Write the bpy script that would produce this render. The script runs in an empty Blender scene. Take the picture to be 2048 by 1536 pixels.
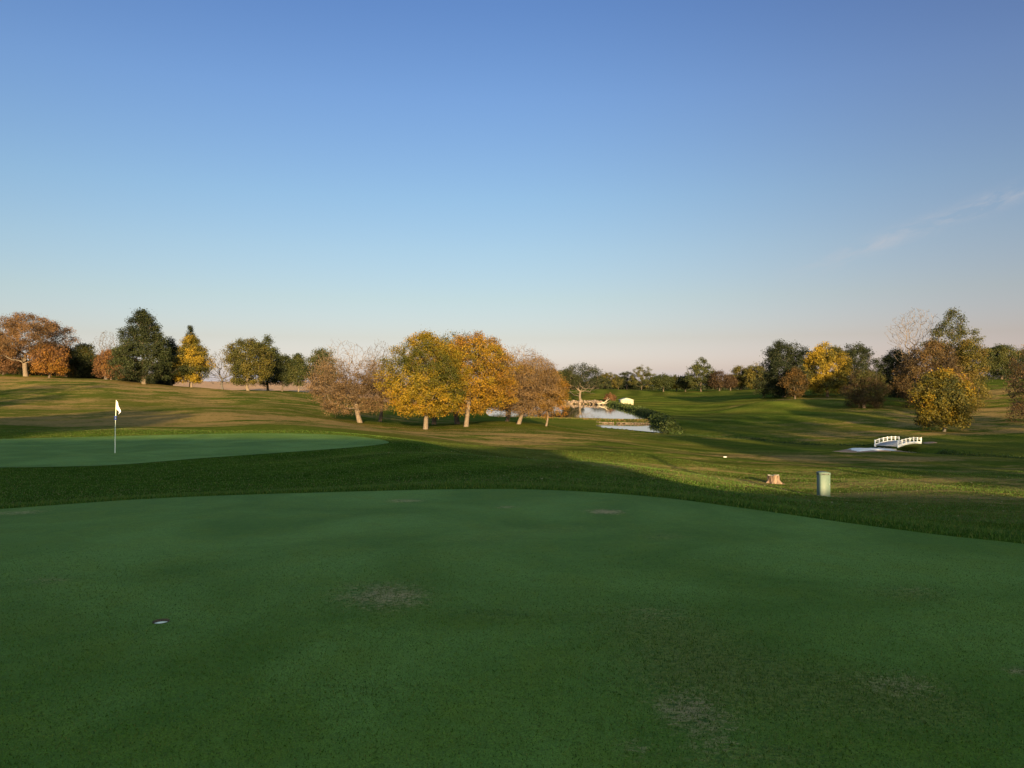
import bpy, math, random
import numpy as np
from mathutils import Vector

# ------------------------------------------------------------------ camera, world, sun, exposure
S = bpy.context.scene
COL = S.collection
PI = math.pi
F = 1547.0          # focal length in pixels of the 2048 px wide photograph
EYE = 1.65
cam_d = bpy.data.cameras.new('camera')
cam_d.sensor_width = 36.0
cam_d.lens = 36.0 * F / 2048.0
cam_d.clip_start = 0.1
cam_d.clip_end = 8000
cam = bpy.data.objects.new('camera', cam_d)
cam.location = (0, 0, EYE)
cam.rotation_euler = (PI / 2, 0, 0)
COL.objects.link(cam)
S.camera = cam

SUN_EL = math.radians(9.0)
SUN_AZ = math.radians(5.0)      # the light travels this much to the left of straight ahead
sun_dir = Vector((-math.sin(SUN_AZ) * math.cos(SUN_EL), math.cos(SUN_AZ) * math.cos(SUN_EL), -math.sin(SUN_EL)))
sl = bpy.data.lights.new('sun', 'SUN')
sl.energy = 5.0
sl.angle = math.radians(0.5)
sl.color = (1.0, 0.72, 0.36)
sun = bpy.data.objects.new('sun', sl)
sun.rotation_euler = sun_dir.to_track_quat('-Z', 'Y').to_euler()
sun.location = (0, -50, 60)
COL.objects.link(sun)

W = bpy.data.worlds.new('World')
S.world = W
W.use_nodes = True
nt = W.node_tree
N = nt.nodes
L = nt.links
N.clear()
wo = N.new('ShaderNodeOutputWorld')
bg = N.new('ShaderNodeBackground')
sky = N.new('ShaderNodeTexSky')
sky.sky_type = 'NISHITA'
sky.sun_disc = False
sky.sun_elevation = SUN_EL
sky.sun_rotation = math.radians(180 - 5)
sky.altitude = 250
sky.air_density = 1.0
sky.dust_density = 1.0
sky.ozone_density = 1.6
bg.inputs['Strength'].default_value = 0.12
# a thin wisp of cirrus low on the right of the sky
tc = N.new('ShaderNodeTexCoord')
sep = N.new('ShaderNodeSeparateXYZ')
L.new(tc.outputs['Generated'], sep.inputs[0])


def wmath(op, a, b=None, c=None):
    n = N.new('ShaderNodeMath')
    n.operation = op
    for i, v in enumerate((a, b, c)):
        if v is None:
            continue
        if isinstance(v, (int, float)):
            n.inputs[i].default_value = v
        else:
            L.new(v, n.inputs[i])
    return n.outputs[0]


az = wmath('DIVIDE', sep.outputs[0], wmath('MAXIMUM', sep.outputs[1], 0.05))
el = wmath('DIVIDE', sep.outputs[2], wmath('MAXIMUM', sep.outputs[1], 0.05))
# cloud line from (az .40, el .145) to (az .70, el .255)
along = wmath('ADD', wmath('MULTIPLY', az, 0.939), wmath('MULTIPLY', el, 0.344))
perp = wmath('ADD', wmath('MULTIPLY', az, -0.344), wmath('MULTIPLY', el, 0.939))
cmb = N.new('ShaderNodeCombineXYZ')
L.new(wmath('MULTIPLY', along, 16.0), cmb.inputs[0])
L.new(wmath('MULTIPLY', perp, 60.0), cmb.inputs[1])
cn = N.new('ShaderNodeTexNoise')
cn.inputs['Scale'].default_value = 1.0
cn.inputs['Detail'].default_value = 8
cn.inputs['Roughness'].default_value = 0.65
cn.inputs['Distortion'].default_value = 0.6
L.new(cmb.outputs[0], cn.inputs['Vector'])
band = wmath('POWER', 2.718, wmath('MULTIPLY', wmath('POWER', wmath('ABSOLUTE', wmath('DIVIDE', wmath('ADD', perp, -0.0075), 0.011)), 2.0), -1.0))
rng_ = N.new('ShaderNodeMapRange')
rng_.inputs[1].default_value = 0.36
rng_.inputs[2].default_value = 0.50
L.new(along, rng_.inputs[0])
cld = wmath('MULTIPLY', wmath('MULTIPLY', band, rng_.outputs[0]),
            wmath('MULTIPLY', wmath('MAXIMUM', wmath('ADD', cn.outputs[0], -0.40), 0.0), 1.6))
mixc = N.new('ShaderNodeMix')
mixc.data_type = 'RGBA'
L.new(cld, mixc.inputs[0])
hs = N.new('ShaderNodeHueSaturation')
hs.inputs['Saturation'].default_value = 1.0
L.new(sky.outputs[0], hs.inputs['Color'])
# air near the horizon ahead: dusty grey rose below, clear blue above, duller to the right
ramp = N.new('ShaderNodeValToRGB')
stops = [(0.0, (.46, .48, .92)), (.02, (.41, .39, .62)), (.058, (.365, .32, .40)), (.108, (.37, .34, .365)), (.17, (.37, .365, .39)), (.232, (.355, .378, .42)),
         (.345, (.325, .365, .47)), (.443, (.27, .325, .465)), (.77, (.72, .70, .68)), (.97, (1.05, .97, .85))]
cr = ramp.color_ramp
cr.elements[0].position, cr.elements[0].color = stops[0][0], stops[0][1] + (1,)
cr.elements[1].position, cr.elements[1].color = stops[-1][0], stops[-1][1] + (1,)
for p_, c_ in stops[1:-1]:
    e_ = cr.elements.new(p_)
    e_.color = c_ + (1,)
L.new(sep.outputs[2], ramp.inputs[0])


def wmix(f, a, b, blend='MIX'):
    n = N.new('ShaderNodeMix')
    n.data_type = 'RGBA'
    n.blend_type = blend
    for i, v in ((0, f), (6, a), (7, b)):
        if isinstance(v, bpy.types.NodeSocket):
            L.new(v, n.inputs[i])
        else:
            n.inputs[i].default_value = v
    return n.outputs[2]


def wrange(v, a, b):
    n = N.new('ShaderNodeMapRange')
    n.interpolation_type = 'SMOOTHSTEP'
    n.inputs[1].default_value = a
    n.inputs[2].default_value = b
    L.new(v, n.inputs[0])
    return n.outputs[0]


right = wrange(az, -.05, .68)
tint_ = wmix(right, ramp.outputs[0], wmix(1.0, ramp.outputs[0], (.90, .80, .81, 1), 'MULTIPLY'))
tint_ = wmix(wrange(sep.outputs[1], -.25, .3), (1.05, 1.0, .90, 1), tint_)
L.new(wmix(1.0, hs.outputs[0], tint_, 'MULTIPLY'), mixc.inputs[6])
mixc.inputs[7].default_value = (1.5, 1.45, 1.5, 1)
L.new(mixc.outputs[2], bg.inputs['Color'])
L.new(bg.outputs[0], wo.inputs[0])

S.view_settings.view_transform = 'Standard'
S.view_settings.look = 'None'
S.view_settings.exposure = 1.7
S.view_settings.gamma = 1.0
S.cycles.max_bounces = 6
S.cycles.transparent_max_bounces = 8

# ------------------------------------------------------------------ helpers


def px(u, Y):
    return (u - 1024.0) / F * Y


def pz(v, Y):
    return EYE - (v - 768.0) / F * Y


def tag(o, label=None, cat=None, group=None, kind=None):
    if label:
        o['label'] = label
    if cat:
        o['category'] = cat
    if group:
        o['group'] = group
    if kind:
        o['kind'] = kind
    return o


def empty(name, loc, rz=0.0):
    o = bpy.data.objects.new(name, None)
    o.empty_display_size = 0.3
    o.location = loc
    o.rotation_euler = (0, 0, rz)
    COL.objects.link(o)
    return o


def mk(name, verts, faces, mat=None, parent=None, smooth=False, tint=None, attrs=None):
    """verts (n,3), faces: (m,k) int array or list of such arrays (constant k each)."""
    me = bpy.data.meshes.new(name)
    verts = np.asarray(verts, dtype=np.float32)
    if not isinstance(faces, list):
        faces = [faces]
    faces = [np.asarray(f, dtype=np.int32) for f in faces if len(f)]
    me.vertices.add(len(verts))
    me.vertices.foreach_set('co', verts.ravel())
    loops = np.concatenate([f.ravel() for f in faces])
    tot = np.concatenate([np.full(len(f), f.shape[1], dtype=np.int32) for f in faces])
    start = np.concatenate([[0], np.cumsum(tot)[:-1]]).astype(np.int32)
    me.loops.add(len(loops))
    me.loops.foreach_set('vertex_index', loops)
    me.polygons.add(len(tot))
    me.polygons.foreach_set('loop_start', start)
    me.polygons.foreach_set('loop_total', tot)
    me.update(calc_edges=True)
    if smooth:
        me.polygons.foreach_set('use_smooth', np.ones(len(tot), dtype=bool))
    if tint is not None:
        a = me.attributes.new('tint', 'FLOAT_COLOR', 'POINT')
        c = np.ones((len(verts), 4), dtype=np.float32)
        c[:, :3] = tint
        a.data.foreach_set('color', c.ravel())
    if attrs:
        for k, v in attrs.items():
            a = me.attributes.new(k, 'FLOAT', 'POINT')
            a.data.foreach_set('value', np.asarray(v, dtype=np.float32))
    me.validate()
    if mat:
        me.materials.append(mat)
    o = bpy.data.objects.new(name, me)
    COL.objects.link(o)
    if parent:
        o.parent = parent
    return o


class MB:
    """collects boxes, tubes and prisms into one mesh"""

    def __init__(s):
        s.v = []
        s.q = []
        s.t = []
        s.n = 0

    def add(s, v, q=None, t=None):
        v = np.asarray(v, dtype=float)
        s.v.append(v)
        if q is not None and len(q):
            s.q.append(np.asarray(q) + s.n)
        if t is not None and len(t):
            s.t.append(np.asarray(t) + s.n)
        s.n += len(v)

    def box(s, c, d, rz=0.0, b=0.0):
        x, y, z = [k / 2 for k in d]
        if b <= 0:
            v = np.array([(i * x, j * y, k * z) for k in (-1, 1) for j in (-1, 1) for i in (-1, 1)])
            q = [(0, 2, 3, 1), (4, 5, 7, 6), (0, 1, 5, 4), (2, 6, 7, 3), (0, 4, 6, 2), (1, 3, 7, 5)]
        else:   # vertical edges and top edge chamfered
            ring = [(-x + b, -y), (x - b, -y), (x, -y + b), (x, y - b), (x - b, y), (-x + b, y), (-x, y - b), (-x, -y + b)]
            v = [(p, r, -z) for p, r in ring] + [(p, r, z - b) for p, r in ring] + \
                [(p * (x - b) / x, r * (y - b) / y, z) for p, r in ring]
            v = np.array(v)
            q = []
            for l in (0, 8):
                for i in range(8):
                    q.append((l + i, l + (i + 1) % 8, l + 8 + (i + 1) % 8, l + 8 + i))
            q += [(16, 17, 18, 19), (16, 19, 20, 23), (20, 21, 22, 23)]
        ca, sa = math.cos(rz), math.sin(rz)
        w = v.copy()
        w[:, 0] = v[:, 0] * ca - v[:, 1] * sa
        w[:, 1] = v[:, 0] * sa + v[:, 1] * ca
        s.add(w + np.array(c), q)
        return s

    def tube(s, pts, rad, k=8, cap=True):
        pts = [Vector(p) for p in pts]
        if not hasattr(rad, '__len__'):
            rad = [rad] * len(pts)
        v = []
        ref = Vector((0.31, 0.17, 0.93))
        for i, p in enumerate(pts):
            a = pts[max(i - 1, 0)]
            b = pts[min(i + 1, len(pts) - 1)]
            d = (b - a).normalized()
            r_ = ref if abs(d.dot(ref)) < .95 else Vector((1, 0, 0))
            e = d.cross(r_).normalized()
            f = d.cross(e)
            for j in range(k):
                t = 2 * PI * j / k
                v.append(p + (e * math.cos(t) + f * math.sin(t)) * rad[i])
        q = []
        for i in range(len(pts) - 1):
            for j in range(k):
                q.append((i * k + j, i * k + (j + 1) % k, (i + 1) * k + (j + 1) % k, (i + 1) * k + j))
        t = []
        if cap:
            for i in (0, len(pts) - 1):
                for j in range(1, k - 1):
                    t.append((i * k, i * k + j, i * k + j + 1))
        s.add([tuple(a) for a in v], q, t)
        return s

    def build(s, name, mat, parent=None, smooth=False):
        fs = []
        if s.q:
            fs.append(np.concatenate(s.q))
        if s.t:
            fs.append(np.concatenate(s.t))
        return mk(name, np.concatenate(s.v), fs, mat, parent, smooth)


# ------------------------------------------------------------------ materials
def new_mat(name):
    m = bpy.data.materials.new(name)
    m.use_nodes = True
    return m, m.node_tree.nodes, m.node_tree.links, m.node_tree.nodes['Principled BSDF']


class NB:
    def __init__(s, m):
        s.n = m.node_tree.nodes
        s.l = m.node_tree.links

    def node(s, t, ins=None, **kw):
        n = s.n.new(t)
        for k, v in kw.items():
            setattr(n, k, v)
        for k, v in (ins or {}).items():
            if isinstance(v, bpy.types.NodeSocket):
                s.l.new(v, n.inputs[k])
            else:
                n.inputs[k].default_value = v
        return n

    def math(s, op, a, b=0.0):
        return s.node('ShaderNodeMath', {0: a, 1: b}, operation=op).outputs[0]

    def noise(s, vec, scale, detail=4, rough=0.6, dist=0.0):
        return s.node('ShaderNodeTexNoise', {'Vector': vec, 'Scale': scale, 'Detail': detail, 'Roughness': rough, 'Distortion': dist}).outputs[0]

    def rng(s, v, a, b, c=0.0, d=1.0):
        return s.node('ShaderNodeMapRange', {0: v, 1: a, 2: b, 3: c, 4: d}).outputs[0]

    def mix(s, f, a, b, blend='MIX'):
        n = s.node('ShaderNodeMix', {0: f, 6: a, 7: b}, data_type='RGBA', blend_type=blend)
        return n.outputs[2]

    def pos(s, scale=(1, 1, 1)):
        g = s.node('ShaderNodeNewGeometry')
        mp = s.node('ShaderNodeMapping', {0: g.outputs['Position'], 3: scale})
        return mp.outputs[0]

    def objc(s, scale=(1, 1, 1)):
        g = s.node('ShaderNodeTexCoord')
        mp = s.node('ShaderNodeMapping', {0: g.outputs['Object'], 3: scale})
        return mp.outputs[0]

    def attr(s, name):
        return s.node('ShaderNodeAttribute', attribute_name=name)


def c4(*a):
    return (a[0], a[1], a[2], 1.0)


def simple(name, col, rough=0.7, var=0.15, scale=8.0, metal=0.0, bump=0.0, spec=0.4):
    m, n, l, p = new_mat(name)
    b = NB(m)
    v = b.objc()
    f = b.noise(v, scale, 5, 0.65)
    lo = tuple(k * (1 - var) for k in col)
    hi = tuple(min(1, k * (1 + var)) for k in col)
    l.new(b.mix(b.rng(f, .3, .7), c4(*lo), c4(*hi)), p.inputs['Base Color'])
    p.inputs['Roughness'].default_value = rough
    p.inputs['Metallic'].default_value = metal
    p.inputs['Specular IOR Level'].default_value = spec
    if bump:
        bm = b.node('ShaderNodeBump', {'Height': f, 'Strength': bump, 'Distance': 0.02})
        l.new(bm.outputs[0], p.inputs['Normal'])
    return m


# turf of the open course
def turf_mat():
    m, n, l, p = new_mat('turf')
    b = NB(m)
    P = b.pos()
    big = b.noise(P, 0.035, 5, 0.6, 0.3)
    mid = b.noise(P, 0.28, 5, 0.65, 0.4)
    fine = b.noise(P, 2.6, 5, 0.7)
    micro = b.noise(P, 26.0, 4, 0.75)
    strk = b.noise(b.pos((0.22, 0.40, 1)), 1.0, 6, 0.68, 0.6)
    g = b.mix(b.rng(mid, .3, .7), c4(.046, .070, .011), c4(.082, .104, .019))
    g = b.mix(b.math('MULTIPLY', b.rng(big, .42, .68), .55), g, c4(.15, .118, .032))
    dry = b.attr('dry').outputs['Fac']
    dd = b.math('ADD', b.math('MULTIPLY', dry, 1.15), b.math('MULTIPLY', b.math('ADD', strk, -.5), 2.6))
    dd = b.math('ADD', dd, b.math('MULTIPLY', b.math('ADD', fine, -.5), 1.5))
    dd = b.math('ADD', dd, b.math('MULTIPLY', b.math('ADD', mid, -.5), 1.6))
    band = b.noise(b.pos((.06, .15, 1)), 1.0, 4, .6, .8)
    dd = b.math('ADD', dd, b.math('MULTIPLY', b.math('ADD', band, -.5), 3.2))
    dd = b.math('ADD', b.math('MULTIPLY', dry, 1.15), b.math('MULTIPLY', b.math('SUBTRACT', dd, b.math('MULTIPLY', dry, 1.15)), b.math('ADD', .55, b.math('MULTIPLY', dry, 1.6))))
    g = b.mix(b.rng(dd, .28, 1.15, 0, .85), g, c4(.25, .165, .075))
    lush = b.attr('lush').outputs['Fac']
    lg = b.mix(b.rng(fine, .3, .7), c4(.024, .056, .007), c4(.050, .088, .012))
    g = b.mix(b.math('MULTIPLY', lush, .9), g, lg)
    mow = b.attr('mow').outputs['Fac']
    st = b.attr('stripe').outputs['Fac']
    sw = b.math('MULTIPLY', b.math('MULTIPLY', b.math('ADD', st, b.math('MULTIPLY', b.math('ADD', mid, -.5), .5)), mow), .42)
    g = b.mix(b.rng(sw, -.3, .3), b.mix(1.0, g, c4(.78, .80, .80), 'MULTIPLY'), b.mix(1.0, g, c4(1.25, 1.22, 1.15), 'MULTIPLY'))
    g = b.mix(b.rng(fine, .32, .68), b.mix(1.0, g, c4(.74, .80, .70), 'MULTIPLY'), b.mix(1.0, g, c4(1.28, 1.22, 1.18), 'MULTIPLY'))
    g = b.mix(b.rng(micro, .3, .75, 0, 1), b.mix(1.0, g, c4(.70, .74, .66), 'MULTIPLY'), b.mix(1.0, g, c4(1.35, 1.30, 1.25), 'MULTIPLY'))
    field = b.attr('field').outputs['Fac']
    fc = b.mix(b.rng(b.noise(b.pos((.05, .8, 1)), 1.0, 4), .3, .7), c4(.36, .22, .13), c4(.46, .31, .20))
    g = b.mix(field, g, fc)
    l.new(g, p.inputs['Base Color'])
    p.inputs['Roughness'].default_value = 0.85
    p.inputs['Specular IOR Level'].default_value = 0.0
    h = b.math('ADD', b.math('MULTIPLY', micro, .035), b.math('ADD', b.math('MULTIPLY', fine, .14), b.math('MULTIPLY', strk, .10)))
    bm = b.node('ShaderNodeBump', {'Height': h, 'Strength': 0.55, 'Distance': 0.9})
    l.new(bm.outputs[0], p.inputs['Normal'])
    return m


def green_mat():
    m, n, l, p = new_mat('bentgrass')
    b = NB(m)
    P = b.pos()
    big = b.noise(P, 0.42, 5, 0.6, 0.6)
    mid = b.noise(P, 1.7, 5, 0.65, 0.5)
    fine = b.noise(P, 14.0, 5, 0.7)
    micro = b.noise(P, 120.0, 3, 0.8)
    clump = b.noise(b.pos((1.0, 1.4, 1)), 22.0, 4, 0.72, 0.6)
    g = b.mix(b.rng(big, .40, .60), c4(.068, .134, .007), c4(.110, .196, .025))
    g = b.mix(b.math('MULTIPLY', b.rng(mid, .45, .7), .6), g, c4(.110, .164, .007))
    worn = b.attr('worn').outputs['Fac']
    rough = b.attr('tuft').outputs['Fac']
    w = b.math('ADD', worn, b.math('MULTIPLY', b.math('ADD', clump, -.5), 2.4))
    w = b.math('ADD', w, b.math('MULTIPLY', b.math('ADD', mid, -.5), 1.2))
    wf = b.math('MULTIPLY', b.rng(w, .28, .95), b.rng(worn, .02, .30))
    tf = b.math('MULTIPLY', b.rng(b.math('ADD', rough, b.math('MULTIPLY', b.math('ADD', clump, -.5), 3.0)), .15, 1.0), b.rng(rough, .02, .4))
    g = b.mix(tf, g, c4(.165, .19, .034))
    dk = b.math('MULTIPLY', b.rng(clump, .46, .30), b.rng(b.math('MAXIMUM', worn, rough), .02, .5))
    g = b.mix(wf, g, c4(.34, .265, .115))
    g = b.mix(b.math('MULTIPLY', dk, .75), g, c4(.025, .045, .012))
    g = b.mix(b.rng(micro, .34, .66, 0, 1), b.mix(1.0, g, c4(.52, .56, .52), 'MULTIPLY'), b.mix(1.0, g, c4(1.55, 1.48, 1.48), 'MULTIPLY'))
    g = b.mix(b.rng(fine, .3, .7, 0, 1), b.mix(1.0, g, c4(.86, .88, .86), 'MULTIPLY'), b.mix(1.0, g, c4(1.14, 1.12, 1.12), 'MULTIPLY'))
    l.new(g, p.inputs['Base Color'])
    p.inputs['Roughness'].default_value = 0.75
    p.inputs['Specular IOR Level'].default_value = 0.11
    amp = b.math('ADD', .004, b.math('MULTIPLY', b.math('MAXIMUM', worn, rough), .05))
    h = b.math('ADD', b.math('MULTIPLY', micro, .005), b.math('MULTIPLY', clump, amp))
    h = b.math('ADD', h, b.math('MULTIPLY', fine, .006))
    bm = b.node('ShaderNodeBump', {'Height': h, 'Strength': 0.8, 'Distance': 1.0})
    l.new(bm.outputs[0], p.inputs['Normal'])
    return m


def leaf_mat(name='foliage', trans=0.30):
    m, n, l, p = new_mat(name)
    b = NB(m)
    a = b.attr('tint').outputs['Color']
    l.new(a, p.inputs['Base Color'])
    p.inputs['Roughness'].default_value = 0.65
    p.inputs['Specular IOR Level'].default_value = 0.25
    tr = b.node('ShaderNodeBsdfTranslucent', {0: a})
    ms = b.node('ShaderNodeMixShader', {0: trans, 1: p.outputs[0], 2: tr.outputs[0]})
    l.new(ms.outputs[0], n['Material Output'].inputs[0])
    return m


def bark_mat(name, c1, c2):
    m, n, l, p = new_mat(name)
    b = NB(m)
    P = b.objc((1, 1, .18))
    f = b.noise(P, 14.0, 6, .7)
    l.new(b.mix(b.rng(f, .35, .65), c4(*c1), c4(*c2)), p.inputs['Base Color'])
    p.inputs['Roughness'].default_value = 0.9
    p.inputs['Specular IOR Level'].default_value = 0.1
    bm = b.node('ShaderNodeBump', {'Height': f, 'Strength': 0.7, 'Distance': 0.06})
    l.new(bm.outputs[0], p.inputs['Normal'])
    return m


def water_mat():
    m, n, l, p = new_mat('pond_water')
    b = NB(m)
    P = b.pos((1, .35, 1))
    f = b.noise(P, 1.6, 4, .55)
    scum = b.noise(b.pos((.30, .12, 1)), 1.0, 5, .6)
    l.new(b.mix(b.rng(scum, .62, .75), c4(.020, .022, .016), c4(.05, .06, .03)), p.inputs['Base Color'])
    p.inputs['Roughness'].default_value = 0.04
    p.inputs['IOR'].default_value = 1.33
    p.inputs['Specular IOR Level'].default_value = 0.6
    bm = b.node('ShaderNodeBump', {'Height': f, 'Strength': 0.12, 'Distance': 0.012})
    l.new(bm.outputs[0], p.inputs['Normal'])
    return m


M = {}
M['turf'] = turf_mat()
M['green'] = green_mat()
M['leaf'] = leaf_mat()
M['blade'] = leaf_mat('grass_blade', 0.25)
M['bark'] = bark_mat('bark_brown', (.045, .036, .028), (.11, .086, .066))
M['bark_pale'] = bark_mat('bark_pale', (.075, .058, .044), (.19, .148, .112))
M['bark_grey'] = bark_mat('bark_grey', (.055, .05, .045), (.12, .108, .10))
M['water'] = water_mat()
M['white'] = simple('white_paint', (.72, .72, .70), .5, .05, 6)
M['cream'] = simple('cream_siding', (.36, .34, .235), .6, .05, 3)
M['roofpale'] = simple('pale_roof', (.34, .33, .28), .6, .08, 2)
M['door'] = simple('cream_door', (.30, .28, .19), .55, .05, 3)
M['deck'] = simple('grey_deck', (.30, .30, .31), .8, .2, 5, bump=.3)
M['conc'] = simple('pale_concrete', (.74, .72, .69), .85, .22, 1.1, bump=.6)
M['soil'] = simple('bare_soil', (.24, .15, .09), .95, .3, 2.5, bump=.6)
M['rock'] = simple('riprap_rock', (.17, .125, .09), .9, .35, 1.1, bump=.5)
M['pedestal'] = simple('pedestal_green', (.080, .120, .094), .55, .06, 9)
M['black'] = simple('black_print', (.02, .02, .02), .6, .1, 9)
M['plate'] = simple('grey_plate', (.16, .19, .16), .5, .1, 9)
M['pole'] = simple('pole_fibreglass', (.80, .82, .60), .4, .06, 9)
M['blue'] = simple('blue_plastic', (.015, .04, .22), .45, .1, 9)
M['flag'] = simple('flag_cloth', (.60, .60, .63), .8, .04, 9)
M['cup'] = simple('cup_liner', (.80, .86, .72), .5, .06, 30)
M['cutsoil'] = simple('cut_soil', (.10, .07, .045), .95, .4, 60, bump=.5)
M['wood'] = bark_mat('stump_wood', (.035, .021, .014), (.26, .185, .135))
M['dead'] = bark_mat('dead_wood', (.28, .24, .17), (.38, .34, .26))
M['brick'] = simple('clubhouse_wall', (.38, .30, .24), .8, .2, 2)
M['shingle'] = simple('clubhouse_shingle', (.12, .11, .10), .9, .25, 6)
M['glass'] = simple('window_glass', (.04, .05, .06), .08, .1, 2, spec=.8)

# ------------------------------------------------------------------ terrain
cols = {
    -500: [(935, 25), (880, 40), (850, 55), (815, 80), (770, 115), (740, 150), (742, 200)],
    0: [(935, 25), (878, 38), (852, 55), (820, 80), (784, 115), (750, 150), (755, 200)],
    230: [(930, 25.5), (912, 30), (871, 41), (850, 57), (817, 85), (788, 115), (760, 145), (764, 200)],
    400: [(925, 26.5), (868, 42), (847, 58), (815, 90), (794, 120), (776, 150), (781, 190), (776, 260), (764, 400)],
    550: [(912, 29), (867, 42), (847, 60), (816, 90), (798, 120), (784, 150), (781, 190), (776, 260), (765, 420)],
    700: [(975, 17.5), (898, 32), (870, 43), (858, 62), (842, 88), (817, 120), (800, 150), (790, 200), (776, 300), (769, 450)],
    775: [(885, 35), (869, 50), (860, 72)],
    850: [(967, 15.5), (930, 24), (895, 37), (873, 60), (862, 80), (846, 105), (834, 130), (815, 200), (800, 260), (785, 350), (776, 500)],
    1024: [(966, 16), (940, 25), (915, 40), (883, 62), (856, 88), (846, 105), (841, 125), (838, 142), (802, 280), (786, 350), (778, 450)],
    1200: [(968, 16.5), (950, 24), (925, 36), (895, 55), (875, 80), (869, 105), (863, 118), (857.5, 127), (801, 285), (790, 320), (780, 400)],
    1300: [(892, 65), (880, 85), (874, 103), (870, 110), (867, 115)],
    1400: [(985, 16.5), (965, 24), (945, 34), (925, 47), (903, 65), (885, 85), (874, 108), (865, 119), (845, 148), (825, 190), (800, 260), (784, 350), (780, 420)],
    1550: [(1000, 16), (978, 26), (960, 35), (932, 47), (907, 65), (890, 85), (879, 100), (865, 115), (845, 135), (820, 160), (797, 200), (784, 260)],
    1650: [(1020, 14.5), (1003, 22), (992, 28), (958, 36), (927, 50), (907, 66), (895, 80), (872, 105), (845, 127), (815, 160), (793, 200), (781, 260)],
    1775: [(1035, 13), (1012, 20), (985, 28), (950, 38), (925, 50), (905, 68), (893, 80), (872, 100), (842, 125), (815, 150), (786, 200), (773, 250)],
    1900: [(1045, 12.5), (1022, 19), (990, 27), (955, 38), (930, 50), (908, 66), (895, 78), (862, 108), (828, 140), (795, 175), (766, 210), (762, 260)],
    2048: [(1065, 11), (1042, 16), (1000, 26), (965, 36), (935, 50), (915, 62), (890, 80), (864, 100), (825, 130), (788, 165), (758, 200), (761, 260)],
    2500: [(1060, 12), (1000, 26), (960, 40), (925, 58), (885, 85), (830, 130), (775, 175), (745, 210), (750, 280)],
}
cp = []
for u, rows in cols.items():
    for v, Y in rows:
        cp.append((px(u, Y), Y, pz(v, Y)))
for x, y in [(-10, 0), (-5, 3), (0, 0), (5, 2), (-7, 8), (-3, 11), (0, 11), (3, 9), (0, 6), (8, 0), (-12, 6), (0, -6), (-8, -6), (5, -5)]:
    cp.append((x, y, -0.012 * y))
cp += [(-20, -10, .3), (0, -14, .3), (20, -14, .1), (-45, 5, -.2), (40, 0, -1.2), (-60, -40, 1), (0, -50, .8), (60, -40, 0),
       (-120, 0, 2), (120, 0, -1), (-250, 60, 4), (250, 60, 2), (0, -250, 0), (-400, 400, 4), (-150, 600, 2.5), (0, 650, -3),
       (150, 650, -4), (450, 500, 2), (-600, 0, 3), (600, 0, 0), (0, 1200, -4), (-800, 900, 0), (800, 900, -2), (0, -1200, 0), (1500, 1500, -4), (-1500, 1500, -2),
       (-28, 15, -.6), (25, 14, -1.6)]
cp = np.array(cp, dtype=float)


def warp(x, y):
    r = np.sqrt(x * x + y * y) + 1e-6
    k = np.arcsinh(r / 14.0) / r
    return np.stack([x * k, y * k], axis=-1)


def tps(a, b):
    d2 = ((a[:, None, :] - b[None, :, :]) ** 2).sum(-1) + 1e-12
    return 0.5 * d2 * np.log(d2)


cq = warp(cp[:, 0], cp[:, 1])
K = tps(cq, cq) + np.eye(len(cq)) * 2e-4
A = np.zeros((len(cq) + 3, len(cq) + 3))
A[:len(cq), :len(cq)] = K
A[:len(cq), len(cq)] = 1
A[:len(cq), len(cq) + 1:] = cq
A[len(cq), :len(cq)] = 1
A[len(cq) + 1:, :len(cq)] = cq.T
sol = np.linalg.solve(A, np.concatenate([cp[:, 2], np.zeros(3)]))


def base_h(x, y):
    q = warp(x, y)
    out = np.empty(len(q))
    for i in range(0, len(q), 20000):
        s_ = q[i:i + 20000]
        out[i:i + 20000] = tps(s_, cq) @ sol[:len(cq)] + sol[len(cq)] + s_ @ sol[len(cq) + 1:]
    return out


def spline(pts, n=10, closed=True):
    P = np.array(pts, dtype=float)
    m = len(P)
    out = []
    rng = range(m) if closed else range(m - 1)
    for i in rng:
        if closed:
            p0, p1, p2, p3 = P[(i - 1) % m], P[i], P[(i + 1) % m], P[(i + 2) % m]
        else:
            p0, p1, p2, p3 = P[max(i - 1, 0)], P[i], P[i + 1], P[min(i + 2, m - 1)]
        for k in range(n):
            t = k / n
            out.append(.5 * ((2 * p1) + (-p0 + p2) * t + (2 * p0 - 5 * p1 + 4 * p2 - p3) * t * t + (-p0 + 3 * p1 - 3 * p2 + p3) * t ** 3))
    if not closed:
        out.append(P[-1])
    return np.array(out)


def seg_dist(x, y, poly, closed=True):
    d = np.full(len(x), 1e9)
    m = len(poly)
    for i in range(m if closed else m - 1):
        a = poly[i]
        b = poly[(i + 1) % m]
        ab = b - a
        t = np.clip(((x - a[0]) * ab[0] + (y - a[1]) * ab[1]) / (ab @ ab + 1e-12), 0, 1)
        d = np.minimum(d, np.hypot(x - a[0] - t * ab[0], y - a[1] - t * ab[1]))
    return d


def inside(x, y, poly):
    c = np.zeros(len(x), dtype=bool)
    m = len(poly)
    for i in range(m):
        x1, y1 = poly[i]
        x2, y2 = poly[(i + 1) % m]
        if y1 == y2:
            continue
        k = ((y1 > y) != (y2 > y)) & (x < (x2 - x1) * (y - y1) / (y2 - y1) + x1)
        c ^= k
    return c


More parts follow.
